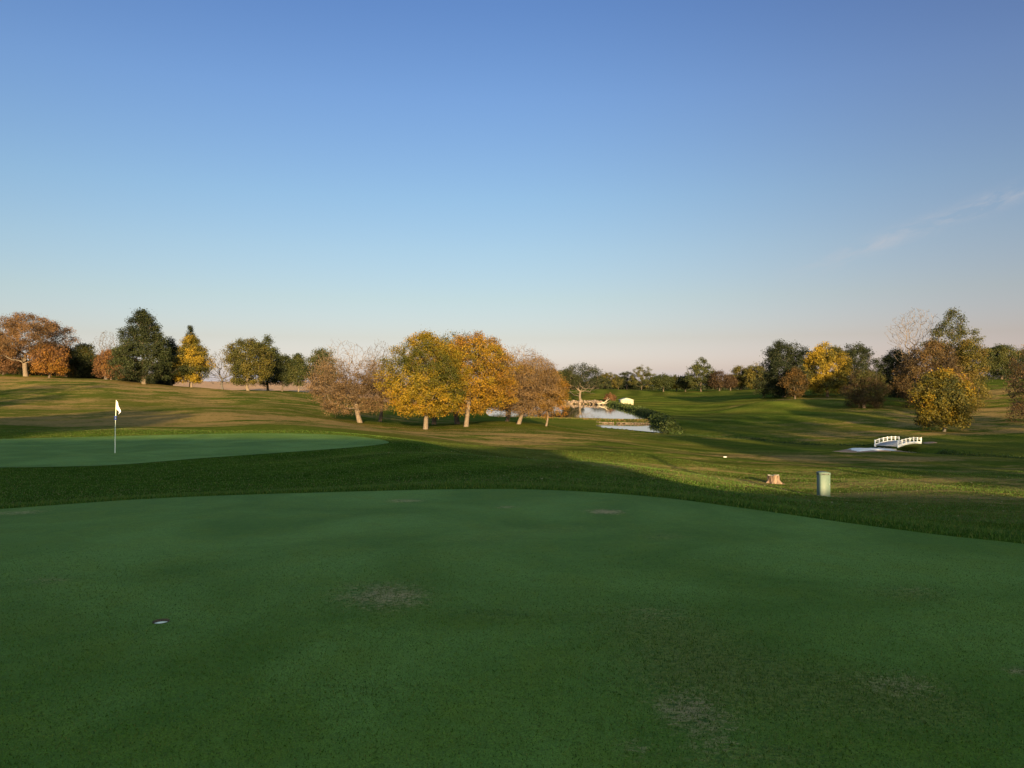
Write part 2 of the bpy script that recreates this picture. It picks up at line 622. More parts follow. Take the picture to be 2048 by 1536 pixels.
def sdist(x, y, poly, reach=30.0):
    """signed distance, only exact within reach of the polygon"""
    x0, y0 = poly.min(0) - reach
    x1, y1 = poly.max(0) + reach
    m = (x > x0) & (x < x1) & (y > y0) & (y < y1)
    out = np.full(len(x), reach)
    if m.any():
        d = seg_dist(x[m], y[m], poly)
        out[m] = np.where(inside(x[m], y[m], poly), -d, d)
    return out


def gp(u, v, z):
    Y = (EYE - z) * F / (v - 768.0)
    return (px(u, Y), Y)


FRONT = spline([(-7.3, 11), (-5.6, 12), (-3.5, 12.75), (-1.06, 13.26), (.6, 13.15), (2.2, 12.25), (3.4, 10.95), (4.3, 9.8), (5.0, 8.95), (5.75, 8.2),
                (7.0, 6.3), (8, 3.5), (8, 0), (6, -4), (1, -6.5), (-6, -6), (-12, -3), (-14, 3), (-12.5, 7), (-9.8, 9.7)], 10)
CUP = np.array([px(322, 5.55), 5.55])
ZB = -1.05
BACK = spline([gp(-260, 930, ZB), gp(0, 936, ZB), gp(130, 935, ZB), gp(240, 931, ZB), gp(400, 918, ZB), gp(560, 906, ZB), gp(700, 895, ZB), gp(760, 888.5, ZB),
               gp(778, 884, ZB), gp(755, 878, ZB), gp(700, 872, ZB), gp(620, 868.5, ZB), gp(500, 868, ZB), gp(340, 870, ZB), gp(150, 874, ZB), gp(0, 878, ZB), gp(-260, 888, ZB)], 8)
FLAGP = np.array([px(230, 30.0), 30.0])
Z1, Z2 = -5.15, -5.5
POND1 = spline([gp(985, 832, Z1), gp(1060, 835, Z1), gp(1130, 837.5, Z1), gp(1190, 839, Z1), gp(1260, 840.5, Z1), gp(1302, 839, Z1), gp(1290, 832, Z1), gp(1262, 822, Z1),
                gp(1235, 815, Z1), gp(1214, 810, Z1), gp(1180, 808.5, Z1), gp(1100, 808, Z1), gp(1020, 808, Z1), gp(985, 814, Z1)], 6)
POND2 = spline([gp(1200, 853, Z2), gp(1240, 857, Z2), gp(1280, 861, Z2), gp(1320, 864.5, Z2), gp(1336, 862, Z2), gp(1326, 852, Z2), gp(1300, 848.5, Z2), gp(1240, 847.5, Z2), gp(1205, 847.5, Z2)], 6)
CREEK = spline([(px(1340, 119), 119), (px(1370, 115), 115), (px(1450, 109), 109), (px(1540, 101), 101), (px(1640, 93), 93), (px(1740, 87.5), 87.5), (px(1795, 83.5), 83.5),
                (px(1850, 78), 78), (px(1950, 71), 71), (px(2060, 66), 66), (px(2300, 60), 60), (95, 55)], 5, closed=False)
MOUNDS = [(-2.2, 27, 5, 3.5, .25), (1.5, 31, 4, 4, .22), (5, 46, 9, 4, .35), (26, 150, 16, 9, .8), (60, 170, 30, 8, 1.0), (10, 175, 14, 8, .5), (40, 215, 30, 12, 1.0)]


def smooth01(t):
    t = np.clip(t, 0, 1)
    return t * t * (3 - 2 * t)


def h_soft(x, y):
    """terrain under and round the greens, no basins"""
    h = base_h(x, y)
    for mx, my, sx, sy, a in MOUNDS:
        h = h + a * np.exp(-((x - mx) / sx) ** 2 - ((y - my) / sy) ** 2)
    r = np.hypot(x, y)
    amp = smooth01((r - 14) / 30)
    h = h + amp * (.10 * np.sin(x * .23 + 1.3) * np.sin(y * .19 + .4) + .14 * np.sin(x * .071 - y * .053) + .05 * np.sin(x * .6 + y * .33))
    # gentle level of both greens
    s1 = sdist(x, y, FRONT, 6.0)
    h = h * smooth01(s1 / 2.5) + (-0.012 * y + .012 * np.sin(x * .9) * np.sin(y * .7)) * (1 - smooth01(s1 / 2.5))
    s2 = sdist(x, y, BACK, 8.0)
    w2 = 1 - smooth01(s2 / 5.0)
    h = h * (1 - w2) + (ZB + .02 * np.sin(x * .35) + .01 * (y - 33) * 0) * w2
    return h


def H(x, y):
    x = np.atleast_1d(np.asarray(x, dtype=float))
    y = np.atleast_1d(np.asarray(y, dtype=float))
    h = h_soft(x, y)
    m = (x > -40) & (x < 120) & (y > 45) & (y < 330)
    if m.any():
        xm, ym, hm = x[m], y[m], h[m]
        s = sdist(xm, ym, POND1, 30.0)
        s2 = sdist(xm, ym, POND2, 16.0)
        w = smooth01(s / 22.0)
        hm = np.where(s < 30, (Z1 + .16) * (1 - w) + hm * w, hm)
        w = smooth01((s2 - .3) / 9.0)
        near2 = (s2 < 16) & (s > 2.0)
        hm = np.where(near2, np.minimum(hm, (Z2 + .14) * (1 - w) + hm * w), hm)
        hm = np.where(s < 1.2, Z1 + .16 - .9 * smooth01((1.2 - s) / 2.0), hm)
        hm = np.where((s2 < .8) & (s > 1.2), Z2 + .14 - .8 * smooth01((.8 - s2) / 1.4), hm)
        dc = seg_dist(xm, ym, CREEK, False)
        hm = hm - 1.25 * np.exp(-(dc / 1.0) ** 2) - .25 * np.exp(-(dc / 4.0) ** 2)
        h[m] = hm
    return h


def Hz(x, y):
    return float(H([x], [y])[0])


# ground sheet: rings of growing size round the viewpoint, finer ahead
th = np.concatenate([np.radians(np.linspace(-180, -46, 60, endpoint=False)), np.radians(np.linspace(-46, 46, 620)), np.radians(np.linspace(46, 180, 60))[1:]])
rr = [0.4]
while rr[-1] < 4500:
    k = 1.03 if rr[-1] < 9 else (1.0105 if rr[-1] < 320 else 1.04)
    rr.append(rr[-1] * k)
rr = np.array(rr)
TH, RR = np.meshgrid(th, rr)
gx = (RR * np.sin(TH)).ravel()
gy = (RR * np.cos(TH)).ravel()
gz = H(gx, gy)
sf = sdist(gx, gy, FRONT, 6.0)
sb = sdist(gx, gy, BACK, 10.0)
gz_mesh = gz.copy()
gz_mesh = np.where(sf < -0.12, gz - .30 * smooth01((-sf - .12) / .5), gz_mesh)     # the green sheet carries the surface there
gz_mesh = np.where(sb < -0.3, gz_mesh - .20 * smooth01((-sb - .3) / .8), gz_mesh)


def blob(x, y, u, v, Y, su, sY, a=1.0):
    cx = px(u, Y)
    return a * np.exp(-((x - cx) / su) ** 2 - ((y - Y) / sY) ** 2)


dry = np.zeros(len(gx))
for (u, Y, sx, sy, a) in [(60, 140, 40, 14, .75), (300, 135, 30, 12, .5), (330, 70, 14, 10, .66), (100, 62, 14, 12, .62), (480, 60, 10, 12, .62), (620, 75, 8, 8, .2),
                          (0, 90, 14, 12, .25), (250, 105, 42, 26, .30), (560, 100, 16, 20, .15), (900, 72, 12, 8, .35), (1000, 66, 9, 10, .55), (1230, 112, 9, 7, .55), (1100, 80, 14, 14, .3),
                          (1500, 36, 9, 12, .28), (1800, 34, 14, 8, .45), (1950, 26, 9, 6, .30), (1900, 105, 34, 7, .75), (1700, 125, 16, 6, .5), (2000, 140, 24, 16, .7), (2020, 172, 26, 14, .7), (2100, 120, 20, 16, .6), (1850, 62, 14, 8, .3), (1500, 60, 9, 6, .3),
                          (1640, 190, 22, 6, .6), (500, 120, 30, 10, .2), (1850, 52, 14, 10, .25), (1680, 29, 1.8, 1.0, .9), (1250, 175, 14, 8, .1)]:
    dry += a * np.exp(-((gx - px(u, Y)) / sx) ** 2 - ((gy - Y) / sy) ** 2)
lush = 1 - smooth01((sf - 1.5) / 5.0)
lush = np.maximum(lush, (1 - smooth01((sb - 1.0) / 4.0)) * np.where(gy > 36, .45, 1))
lush = np.maximum(lush, np.clip(1.35 * np.exp(-((gx + 10) / 17) ** 4 - ((gy - 18) / 9.5) ** 4), 0, 1))
dcr = np.full(len(gx), 99.0)
mcr = (gx > 10) & (gx < 130) & (gy > 45) & (gy < 140)
dcr[mcr] = seg_dist(gx[mcr], gy[mcr], CREEK, False)
lush = np.maximum(lush, .8 * np.exp(-(dcr / 3.0) ** 2))
# mowing passes: arcs round the back green's nose, straight passes on the fairways
arc = np.sin(np.hypot(gx + 13, gy - 31) * 2 * PI / 3.2)
straight = np.sin((gx * .30 + gy) * 2 * PI / 7.0)
straight2 = np.sin((gx * .95 + gy * .5) * 2 * PI / 9.0)
warc = np.exp(-((gx - 0) / 9) ** 2 - ((gy - 30) / 12) ** 2)
stripe = arc * warc * 2.0 + straight * (1 - warc) * (gy < 120) + straight2 * (gy >= 120) * (gx > 20)
mow = np.clip(warc * 1.0 + np.exp(-((gx - 12) / 16) ** 2 - ((gy - 60) / 24) ** 2) * .9 + smooth01((gy - 125) / 20) * smooth01((gx - 22) / 12) * .9, 0, 1)
field = (smooth01((gy - 178) / 8) * smooth01((-gx - 8 - (gy - 200) * .02) / 10))
field = np.where(gy > 700, field * 0, field)
nr, ncol = TH.shape
idx = np.arange(nr * ncol).reshape(nr, ncol)
q = np.stack([idx[:-1, :-1], idx[1:, :-1], idx[1:, 1:], idx[:-1, 1:]], -1).reshape(-1, 4)[:, ::-1]
# close under the camera is covered by the green sheet
ground = mk('ground', np.stack([gx, gy, gz_mesh], -1), q, M['turf'], smooth=True, attrs={'dry': dry, 'lush': lush, 'mow': mow, 'stripe': stripe, 'field': field})
tag(ground, kind='structure')


def ring_sheet(name, centre, poly, r0, nrings, off, mat, attrf=None, power=1.0):
    n = len(poly)
    dense = []
    for i in range(n):
        a, b_ = poly[i], poly[(i + 1) % n]
        for k in range(3):
            dense.append(a + (b_ - a) * k / 3)
    dense = np.array(dense)
    d = dense - centre
    L0 = np.hypot(d[:, 0], d[:, 1])
    un = d / L0[:, None]
    vs = []
    for i in range(nrings + 1):
        t = (i / nrings) ** power
        r = r0 + (L0 - r0) * t
        vs.append(centre + un * r[:, None])
    V = np.concatenate(vs)
    z = h_soft(V[:, 0], V[:, 1]) + off
    m = len(dense)
    ids = np.arange((nrings + 1) * m).reshape(nrings + 1, m)
    nx = np.roll(ids, -1, axis=1)
    qq = np.stack([ids[:-1], ids[1:], nx[1:], nx[:-1]], -1).reshape(-1, 4)
    area = np.cross(poly, np.roll(poly, -1, axis=0)).sum()
    if area < 0:
        qq = qq[:, ::-1]
    at = attrf(V[:, 0], V[:, 1]) if attrf else None
    o = mk(name, np.column_stack([V, z]), qq, mat, smooth=True, attrs=at)
    return o


def front_attrs(x, y):
    def g(u, v, su, sv, a):
        Y = EYE / ((v - 768) / F - .012)
        X = px(u, Y)
        return a * np.exp(-((x - X) / (su / F * Y)) ** 2 - ((y - Y) / (sv * Y * Y / (EYE * F))) ** 2)
    worn = g(765, 1195, 95, 26, .75) + g(1385, 1430, 75, 70, .85) + g(1212, 1026, 40, 5, .9) + g(95, 1160, 60, 12, .35) + g(1310, 1225, 60, 16, .45) \
        + g(2040, 1345, 30, 10, .8) + g(1800, 1370, 95, 34, .42) + g(815, 1001, 40, 4, .6) + g(40, 1027, 60, 6, .5) + g(1010, 1015, 30, 3, .5) + g(1830, 1180, 70, 10, .3) + g(1270, 1500, 40, 24, .35)
    tuft = g(1430, 1350, 190, 90, .75) + g(1800, 1400, 170, 70, .6) + g(1320, 1240, 150, 45, .45) + g(1820, 1190, 90, 18, .5) + g(960, 1080, 120, 12, .25) + g(1000, 1230, 120, 20, .3) \
        + g(765, 1195, 130, 36, .3) + g(700, 1380, 160, 30, .15) + g(1500, 1520, 200, 30, .4) + g(1100, 1060, 200, 14, .25) + g(1330, 1075, 60, 8, .4)
    return {'worn': worn, 'tuft': tuft}


pg = ring_sheet('putting_green', CUP, FRONT, .056, 190, .006, M['green'], front_attrs, 1.25)
tag(pg, kind='structure')
bgreen = ring_sheet('second_green', FLAGP, BACK, .02, 60, .012, M['green'], lambda x, y: {'worn': .55 * np.exp(-((x + 23.5) / 1.5) ** 2 - ((y - 31.5) / 1.2) ** 2), 'tuft': .0 * x})
tag(bgreen, kind='structure')

# ponds and creek
for nm, poly, z in (('upper_pond_water', POND1, Z1), ('lower_pond_water', POND2, Z2)):
    c = poly.mean(0)
    V = np.concatenate([[c], poly + (poly - c) / np.linalg.norm(poly - c, axis=1)[:, None] * .9])
    n = len(poly)
    t = np.array([(0, 1 + i, 1 + (i + 1) % n) for i in range(n)])
    if np.cross(poly, np.roll(poly, -1, axis=0)).sum() < 0:
        t = t[:, ::-1]
    o = mk(nm, np.column_stack([V, np.full(len(V), z)]), t, M['water'])
    tag(o, kind='structure')

# ------------------------------------------------------------------ trees
def lumps(rng, n=5):
    k = rng.normal(size=(n, 3)) * np.array([1.6, 1.6, 1.9])
    ph = rng.uniform(0, 2 * PI, n)
    return lambda d: np.sin(d @ k.T * 1.7 + ph).mean(1) * 1.3


def env_radius(shape, t):
    t = np.clip(t, 0, 1)
    if shape == 'cone':
        return np.clip((1 - t) ** .8 * (1 - np.exp(-t * 14)) * 1.08 + .02, 0, 1)
    if shape == 'pyramid':
        return np.minimum(1, .62 + t * 2.2) * np.clip(1 - t, 0, 1) ** .62 * 1.12
    if shape == 'egg':
        return np.sin(PI * np.clip(t * .93 + .05, 0, 1) ** .75) ** .75
    if shape == 'umbrella':
        return np.clip(.42 + .65 * np.sin(PI * np.clip(t, 0, 1) ** .9) ** .8, 0, 1) * np.clip((1 - t) * 5, 0, 1) ** .5
    if shape == 'vase':
        return np.clip(.28 + .9 * t ** .8, 0, 1) * np.clip((1.0 - t) * 3.0, 0, 1) ** .6
    if shape == 'bush':
        return np.clip(1 - (t * 1.0) ** 2.2, 0, 1) ** .5
    return np.clip(1 - (2 * t - .84) ** 2 / 1.36, 0, 1) ** .55       # round


def grow(rng, Ht, R, cb, shape, n, tr, lean=(0, 0), leader=False, flat=1.0, step=.7, low=0.0):
    """nodes reached one after another from the trunk to points spread through the crown"""
    lump = lumps(rng)
    t = rng.uniform(0, 1, n * 3) ** .85
    a = rng.uniform(0, 2 * PI, n * 3)
    er = env_radius(shape, t)
    keep = rng.uniform(0, 1, n * 3) < (er ** 1.3 + .08)
    t, a, er = t[keep][:n], a[keep][:n], er[keep][:n]
    d = np.stack([np.cos(a), np.sin(a), t * 2], -1)
    rad = er * R * (1 + .34 * lump(d)) * rng.uniform(0, 1, len(t)) ** .38
    z = cb * Ht + t * (1 - cb) * Ht * (1 + .05 * lump(d[:, [1, 0, 2]]))
    T = np.stack([np.cos(a) * rad + lean[0] * z, np.sin(a) * rad * flat + lean[1] * z, z], -1)
    nodes = [(0, 0, 0)]
    par = [-1]
    tt = Ht * (.96 if leader else min(.9, cb + .14 * (1 - cb)))
    k = max(4, int(tt / .8))
    wob = rng.normal(0, .012 * Ht, (2,))
    for i in range(1, k + 1):
        s = i / k
        nodes.append((lean[0] * s * tt + wob[0] * math.sin(s * 3), lean[1] * s * tt + wob[1] * math.sin(s * 2.3), s * tt))
        par.append(i - 1)
    cap = len(nodes) + len(T) * 14
    P_ = np.zeros((cap, 3))
    PL = np.zeros(cap)
    m = len(nodes)
    P_[:m] = nodes
    PL[:m] = P_[:m, 2] * .25
    PL[:m][P_[:m, 2] < cb * Ht * .8] += 1e6
    par = par + [0] * (cap - m)
    top = P_[m - 1].copy()
    if leader:
        order = np.argsort(np.hypot(T[:, 0], T[:, 1]))
    else:
        order = np.argsort(np.linalg.norm(T - top, axis=1))
    tips = []
    for j in order:
        tg = T[j]
        dv = tg - P_[:m]
        dist = np.sqrt((dv * dv).sum(1))
        cost = dist + .35 * PL[:m] + np.where(dv[:, 2] < (-.1 if not low else -5), -dv[:, 2] * 1.5, 0)
        b_ = int(np.argmin(cost))
        ln = dist[b_]
        ns = max(1, int(ln / step))
        p0 = P_[b_]
        side = rng.normal(0, 1, 3) * ln * .07
        for s in range(1, ns + 1):
            f = s / ns
            pt = p0 + (tg - p0) * f + side * math.sin(f * PI) + np.array([0, 0, ln * .07 * math.sin(f * PI)])
            if m >= cap:
                break
            P_[m] = pt
            PL[m] = PL[b_] + ln * f
            par[m] = b_ if s == 1 else m - 1
            m += 1
        tips.append(m - 1)
    P_ = P_[:m]
    par = np.array(par[:m])
    cnt = np.zeros(m)
    cnt[tips] += 1
    for i in range(m - 1, 0, -1):
        cnt[par[i]] += cnt[i]
    cnt = np.maximum(cnt, .8)
    rad = tr * (cnt / cnt[0]) ** .60
    for i in range(m):                       # root flare
        if P_[i, 2] < .09 * Ht and par[i] <= i and i < 6:
            rad[i] *= 1 + .24 * (1 - P_[i, 2] / (.09 * Ht)) ** 2
    return P_, par, rad, np.array(tips), T


def tubes(P_, par, rad, rmin, kthin=3, kthick=8, thick=.06):
    vs, qs, n0 = [], [], 0
    r = np.maximum(rad, rmin)
    ch = np.arange(1, len(P_))
    pa = par[1:]
    for sel, k in ((r[ch] > thick, kthick), (r[ch] <= thick, kthin)):
        c = ch[sel]
        p = pa[sel]
        if not len(c):
            continue
        A_, B_ = P_[p], P_[c]
        D = B_ - A_
        ln = np.linalg.norm(D, axis=1, keepdims=True) + 1e-9
        D = D / ln
        ref = np.where(np.abs(D[:, 2:3]) > .8, np.array([[1., 0, 0]]), np.array([[0, 0, 1.]]))
        E = np.cross(D, ref)
        E /= np.linalg.norm(E, axis=1, keepdims=True) + 1e-9
        G = np.cross(D, E)
        ra = np.minimum(r[p], r[c] * 1.5)[:, None]
        ra = np.where((rad[p] > thick)[:, None] & (c == p + 1)[:, None], r[p][:, None], ra)
        rb = r[c][:, None]
        ring = []
        for e, (base, R_) in enumerate(((A_ - D * ra * .25, ra), (B_ + D * rb * .25, rb))):
            for j in range(k):
                t = 2 * PI * j / k
                ring.append(base + (E * math.cos(t) + G * math.sin(t)) * R_)
        V = np.stack(ring, 1).reshape(-1, 3)
        o = np.arange(len(c))[:, None] * (2 * k) + n0
        for j in range(k):
            qs.append(np.concatenate([o + j, o + (j + 1) % k, o + k + (j + 1) % k, o + k + j], 1))
        vs.append(V)
        n0 += len(V)
    return np.concatenate(vs), np.concatenate(qs)


def leaves(rng, tips, per, spread, size, pal, Ht, R, patch=.35, up=.25, drop=None, outward=None, stretch=1.0):
    """pal: colours from one end of the tree's range to the other"""
    n = len(tips)
    cnt = rng.poisson(per * 1.55 * rng.uniform(.35, 1.5, n))
    if drop is not None:
        cnt = (cnt * drop(tips)).astype(int)
    C = np.repeat(tips, cnt, axis=0)
    m = len(C)
    off = rng.normal(0, 1, (m, 3)) * spread
    off[:, 2] *= .75
    P_ = C + off
    nrm = rng.normal(0, 1, (m, 3))
    outv = P_ - np.array([0, 0, Ht * .5])
    outv /= np.linalg.norm(outv, axis=1, keepdims=True) + 1e-6
    nrm = nrm * .75 + outv * .55 + np.array([0, 0, up])
    nrm /= np.linalg.norm(nrm, axis=1, keepdims=True)
    a = np.cross(nrm, rng.normal(0, 1, (m, 3)))
    a /= np.linalg.norm(a, axis=1, keepdims=True) + 1e-9
    b_ = np.cross(nrm, a)
    s = size * rng.uniform(.55, 1.25, (m, 1))
    V = np.stack([P_ - a * s * .5 * stretch, P_ - b_ * s * .30 + nrm * s * .08, P_ + a * s * .5 * stretch, P_ + b_ * s * .30 + nrm * s * .08], 1).reshape(-1, 3)
    q = np.arange(4 * m).reshape(m, 4)
    k = rng.normal(size=(4, 3)) * (2.2 / max(R, 1)) * 1.6
    ph = rng.uniform(0, 6.28, 4)
    f = np.sin(C @ k.T + ph).mean(1) * .9 * patch * 1.6
    tipj = np.repeat(rng.normal(0, .16, n), cnt)
    f = np.clip(.5 + f + tipj + rng.normal(0, .12, m), 0, .9999)
    pal = np.array(pal, dtype=float)
    x = f * (len(pal) - 1)
    i = x.astype(int)
    w = (x - i)[:, None]
    col = pal[i] * (1 - w) + pal[np.minimum(i + 1, len(pal) - 1)] * w
    col *= rng.uniform(.75, 1.25, (m, 1))
    return V, q, np.repeat(np.clip(col, 0, .9), 4, axis=0)


DKGREEN = [(.010, .016, .006), (.018, .025, .008), (.032, .038, .012)]
GREEN = [(.020, .030, .008), (.042, .050, .012), (.072, .070, .016)]
OLIVE = [(.028, .034, .007), (.062, .060, .012), (.115, .090, .015)]
YELGRN = [(.036, .042, .008), (.095, .082, .010), (.22, .15, .015), (.30, .20, .016)]
YELLOW = [(.036, .042, .004), (.100, .084, .006), (.205, .135, .007), (.29, .152, .009)]
ORANGE = [(.09, .058, .009), (.17, .092, .010), (.22, .098, .016), (.19, .075, .020)]
BROWN = [(.065, .042, .020), (.12, .074, .033), (.175, .108, .050)]
RUST = [(.050, .028, .013), (.10, .050, .022), (.155, .076, .030)]
DKRED = [(.022, .014, .008), (.040, .024, .012), (.065, .040, .016)]

TREES = []


def tree(name, label, cat, u, Y, top, wpx, bot, shape='round', pal=GREEN, seed=1, n=230, per=50, spread=None, size=None, tr=None, bark='bark',
         bare=None, leader=False, lean=(0, 0), group=None, twig=None, flat=1.0, patch=.35, only_above=None, vb=None, xc=None, loc=None, Ht=None, R=None, cb=None, stretch=1.0, low=0.0):
    rng = np.random.default_rng(seed)
    if loc is None:
        x = px(u, Y)
        z = Hz(x, Y)
        loc = (x, Y, z - .05)
        Ht = pz(top, Y) - z
        R = wpx / F * Y / 2
        cb = max(.0, (pz(bot, Y) - z) / Ht)
    if xc is not None:
        lean = ((px(xc, Y) - loc[0]) / (Ht * .6), 0)
    tr = tr or Ht * .028
    spread = (spread or R * .085 + .10) * .86
    d = max(loc[1], 20)
    size = size or max(.13, d * .0018)
    if d > 130:
        size *= .88
        per = per * 1.25
    P_, par, rad, tips, T = grow(rng, Ht, R, cb, shape, n, tr, lean, leader, flat, low=low)
    root = empty(name, loc, 0)
    tag(root, label, cat, group)
    v, q = tubes(P_, par, rad, twig or max(.010, d * .00011))
    mk('trunk', v, q, M[bark], root, smooth=True)
    drop = None
    if bare is not None:
        lo, hi = bare        # crowns that have shed from the top: full leaf below lo, none above hi
        drop = lambda tp: np.clip(1 - (tp[:, 2] / Ht - lo) / max(hi - lo, .01), 0, 1) * rng.uniform(.3, 1.2, len(tp))
    if only_above is not None:
        drop = lambda tp: (tp[:, 2] / Ht > only_above) * 1.0
    tp = P_[tips]
    v, q, c = leaves(rng, tp, per, spread, size, pal, Ht, R, patch, drop=drop, stretch=stretch)
    if len(q):
        mk('crown', v, q, M['leaf'], root, tint=c)
    TREES.append(root)
    return root


# -- the group of maples in the middle
tree('maple_tree', 'tan half bare tree at the left end of the middle group', 'tree', 720, 85, 680, 175, 826, 'round', BROWN, 11, 1250, 44, .28, .13, .26, 'bark_pale', bare=(.45, .80), xc=700, low=1)
tree('maple_tree', 'golden yellow maple with a straight pale trunk, nearest tree of the middle group', 'tree', 851, 80, 666, 184, 829, 'egg', YELLOW, 12, 740, 66, .31, .145, .235, 'bark_pale', low=1)
tree('maple_tree', 'orange gold maple right of the nearest yellow maple, broad crown over a short trunk', 'tree', 932, 88, 668, 192, 825, 'round', YELLOW[1:] + ORANGE[:3], 23, 740, 66, .33, .155, .25, 'bark_pale', xc=945, low=1)
tree('maple_tree', 'green and orange topped maple rising behind the golden maples', 'tree', 915, 101, 664, 150, 820, 'round', OLIVE + YELLOW[2:3], 14, 420, 46, .36, .17, .3, 'bark', low=1)
tree('maple_tree', 'twiggy brown topped tree between the two golden maples', 'tree', 868, 97, 677, 110, 800, 'round', BROWN + ORANGE[:1], 141, 720, 44, .32, .15, .26, 'bark', bare=(.6, 1.05), low=1)
tree('maple_tree', 'reddish brown tree with a thin bare top right behind the golden maples', 'tree', 1014, 108, 686, 135, 820, 'round', BROWN + RUST[1:], 15, 950, 42, .31, .145, .24, 'bark_pale', bare=(.45, .95), xc=1032, low=1)
tree('maple_tree', 'brownish orange tree with a pale trunk, right of the reddish brown tree', 'tree', 1037, 97, 712, 120, 828, 'round', BROWN + ORANGE[1:2], 16, 900, 44, .29, .14, .24, 'bark_pale', bare=(.55, 1.1), xc=1060, low=1)
tree('maple_tree', 'small orange leaved tree with a thin trunk at the right end of the middle group', 'tree', 1092, 103, 738, 88, 832, 'round', ORANGE[:3], 17, 300, 52, .30, .15, .13, 'bark_pale', low=1, xc=1096)
tree('maple_tree', 'grey brown bare twigged tree left behind the tan tree', 'tree', 650, 118, 712, 80, 800, 'round', BROWN, 18, 460, 7, .35, .18, .2, 'bark', bare=(.3, .9), low=1)
tree('maple_tree', 'bare fan of twigs behind the right side of the tan tree', 'tree', 760, 96, 678, 74, 800, 'vase', BROWN, 181, 700, 16, .35, .18, .2, 'bark', bare=(.3, .8), low=1)

# -- the tree line along the left ridge
tree('oak_tree', 'large rust brown oak with wide open limbs at the left edge of the ridge', 'tree', 52, 150, 629, 176, 722, 'umbrella', [(.06, .038, .016), (.12, .066, .026), (.17, .088, .030)], 21, 520, 56, .50, .25, .42, 'bark_pale', patch=.25, only_above=.34)
tree('oak_tree', 'low orange tree right of the large rust oak', 'tree', 98, 146, 694, 66, 745, 'round', ORANGE[1:3] + RUST[1:], 22, 190, 40, .45, .30, .2, low=1)
tree('oak_tree', 'rust coloured low tree cut by the left edge of the photo', 'tree', 6, 152, 690, 70, 745, 'round', RUST, 24, 220, 26, .45, .30, .2, low=1)
tree('oak_tree', 'thin leaved russet tree in the gap right of the large oak', 'tree', 132, 160, 690, 50, 750, 'round', RUST, 241, 260, 14, .45, .30, .2, low=1)
tree('ash_tree', 'dark olive tree with a yellowish top right of the low orange tree', 'tree', 165, 158, 689, 56, 756, 'round', DKGREEN + OLIVE[:2] + ORANGE[:1], 25, 220, 55, .5, .32, .2, low=1)
tree('ash_tree', 'bare grey tree left of the big dark green tree', 'tree', 212, 160, 661, 60, 740, 'vase', BROWN, 26, 420, 0, bark='bark_grey', twig=.022)
tree('maple_tree', 'small rust orange tree with a pale thin trunk left of the big dark green tree', 'tree', 222, 148, 702, 56, 752, 'round', RUST[1:] + ORANGE[1:2], 27, 200, 34, .42, .28, .16, 'bark_pale', low=1)
tree('hackberry_tree', 'big dark green pyramid shaped tree on the left ridge', 'tree', 288, 142, 624, 138, 757, 'pyramid', DKGREEN + GREEN[:2], 28, 520, 62, .46, .28, .36, 'bark_pale', low=1)
tree('hackberry_tree', 'narrow dark green tree touching the right side of the big dark green tree', 'tree', 343, 156, 678, 44, 765, 'egg', DKGREEN, 29, 160, 60, .42, .3, .2, low=1)
tree('spruce_tree', 'pointed dark spruce top rising behind the yellow green tree', 'conifer', 381, 160, 652, 56, 765, 'cone', DKGREEN, 30, 380, 30, .26, .24, .25, leader=True, low=1)
tree('ginkgo_tree', 'bright yellow and green tree in front of the spruce', 'tree', 383, 149, 672, 74, 764, 'egg', YELGRN, 31, 340, 50, .38, .25, .24, 'bark_pale', patch=.6, low=1)
tree('ash_tree', 'bare grey tree between the yellow green tree and the round olive tree', 'tree', 445, 155, 696, 64, 768, 'round', BROWN, 32, 460, 0, bark='bark_grey', twig=.024)
tree('maple_tree', 'round olive green tree with a pale trunk on the left ridge', 'tree', 496, 148, 677, 86, 768, 'round', OLIVE + YELGRN[1:2], 33, 320, 55, .44, .28, .28, 'bark_pale', low=1)
tree('maple_tree', 'dark green pointed tree behind the right side of the round olive tree', 'tree', 536, 163, 674, 48, 768, 'egg', GREEN, 34, 200, 52, .44, .30, .26, low=1)
tree('maple_tree', 'small dark green tree second right of the round olive tree', 'tree', 564, 158, 710, 44, 768, 'round', DKGREEN + GREEN[1:2], 35, 180, 46, .42, .3, .17, low=1)
tree('maple_tree', 'small mid green tree with a thin pale trunk, left of the tan tree group', 'tree', 597, 157, 706, 42, 770, 'egg', GREEN, 36, 180, 42, .40, .28, .15, 'bark_pale', low=1)
tree('maple_tree', 'green tree behind the bare twigs at the left of the middle group', 'tree', 645, 172, 697, 56, 770, 'round', GREEN, 37, 220, 50, .5, .32, .25, low=1)
hb = tree('hedge_bush', 'dark evergreen bush under the large rust oak, at the left edge', 'bush', 18, 168, 717, 74, 770, 'bush', DKGREEN, 38, 170, 70, .5, .36, .2, low=1, group='dark bushes behind the left ridge')


def copy_tree(o, parent=None):
    c = o.copy()
    COL.objects.link(c)
    c.parent = parent
    for ch in list(o.children):
        copy_tree(ch, c)
    return c


for u, Y, s, r, lb in [(80, 170, 1.0, 1.1, 'dark evergreen bush behind the low orange tree beside the large oak'), (128, 168, .95, 2.3, 'dark evergreen bush below the russet tree in the gap'),
                       (172, 170, .9, 3.6, 'dark evergreen bush below the dark olive tree'), (215, 166, .92, .5, 'dark evergreen bush below the bare grey tree on the left ridge'),
                       (255, 164, .85, 5.0, 'dark evergreen bush left of the trunk of the big dark green tree'), (320, 163, .72, 4.1, 'dark evergreen bush right of the trunk of the big dark green tree')]:
    c = copy_tree(hb)
    c.location = (px(u, Y), Y, Hz(px(u, Y), Y) - .1)
    c.rotation_euler.z = r
    c.scale = (s, s, s)
    c['label'] = lb

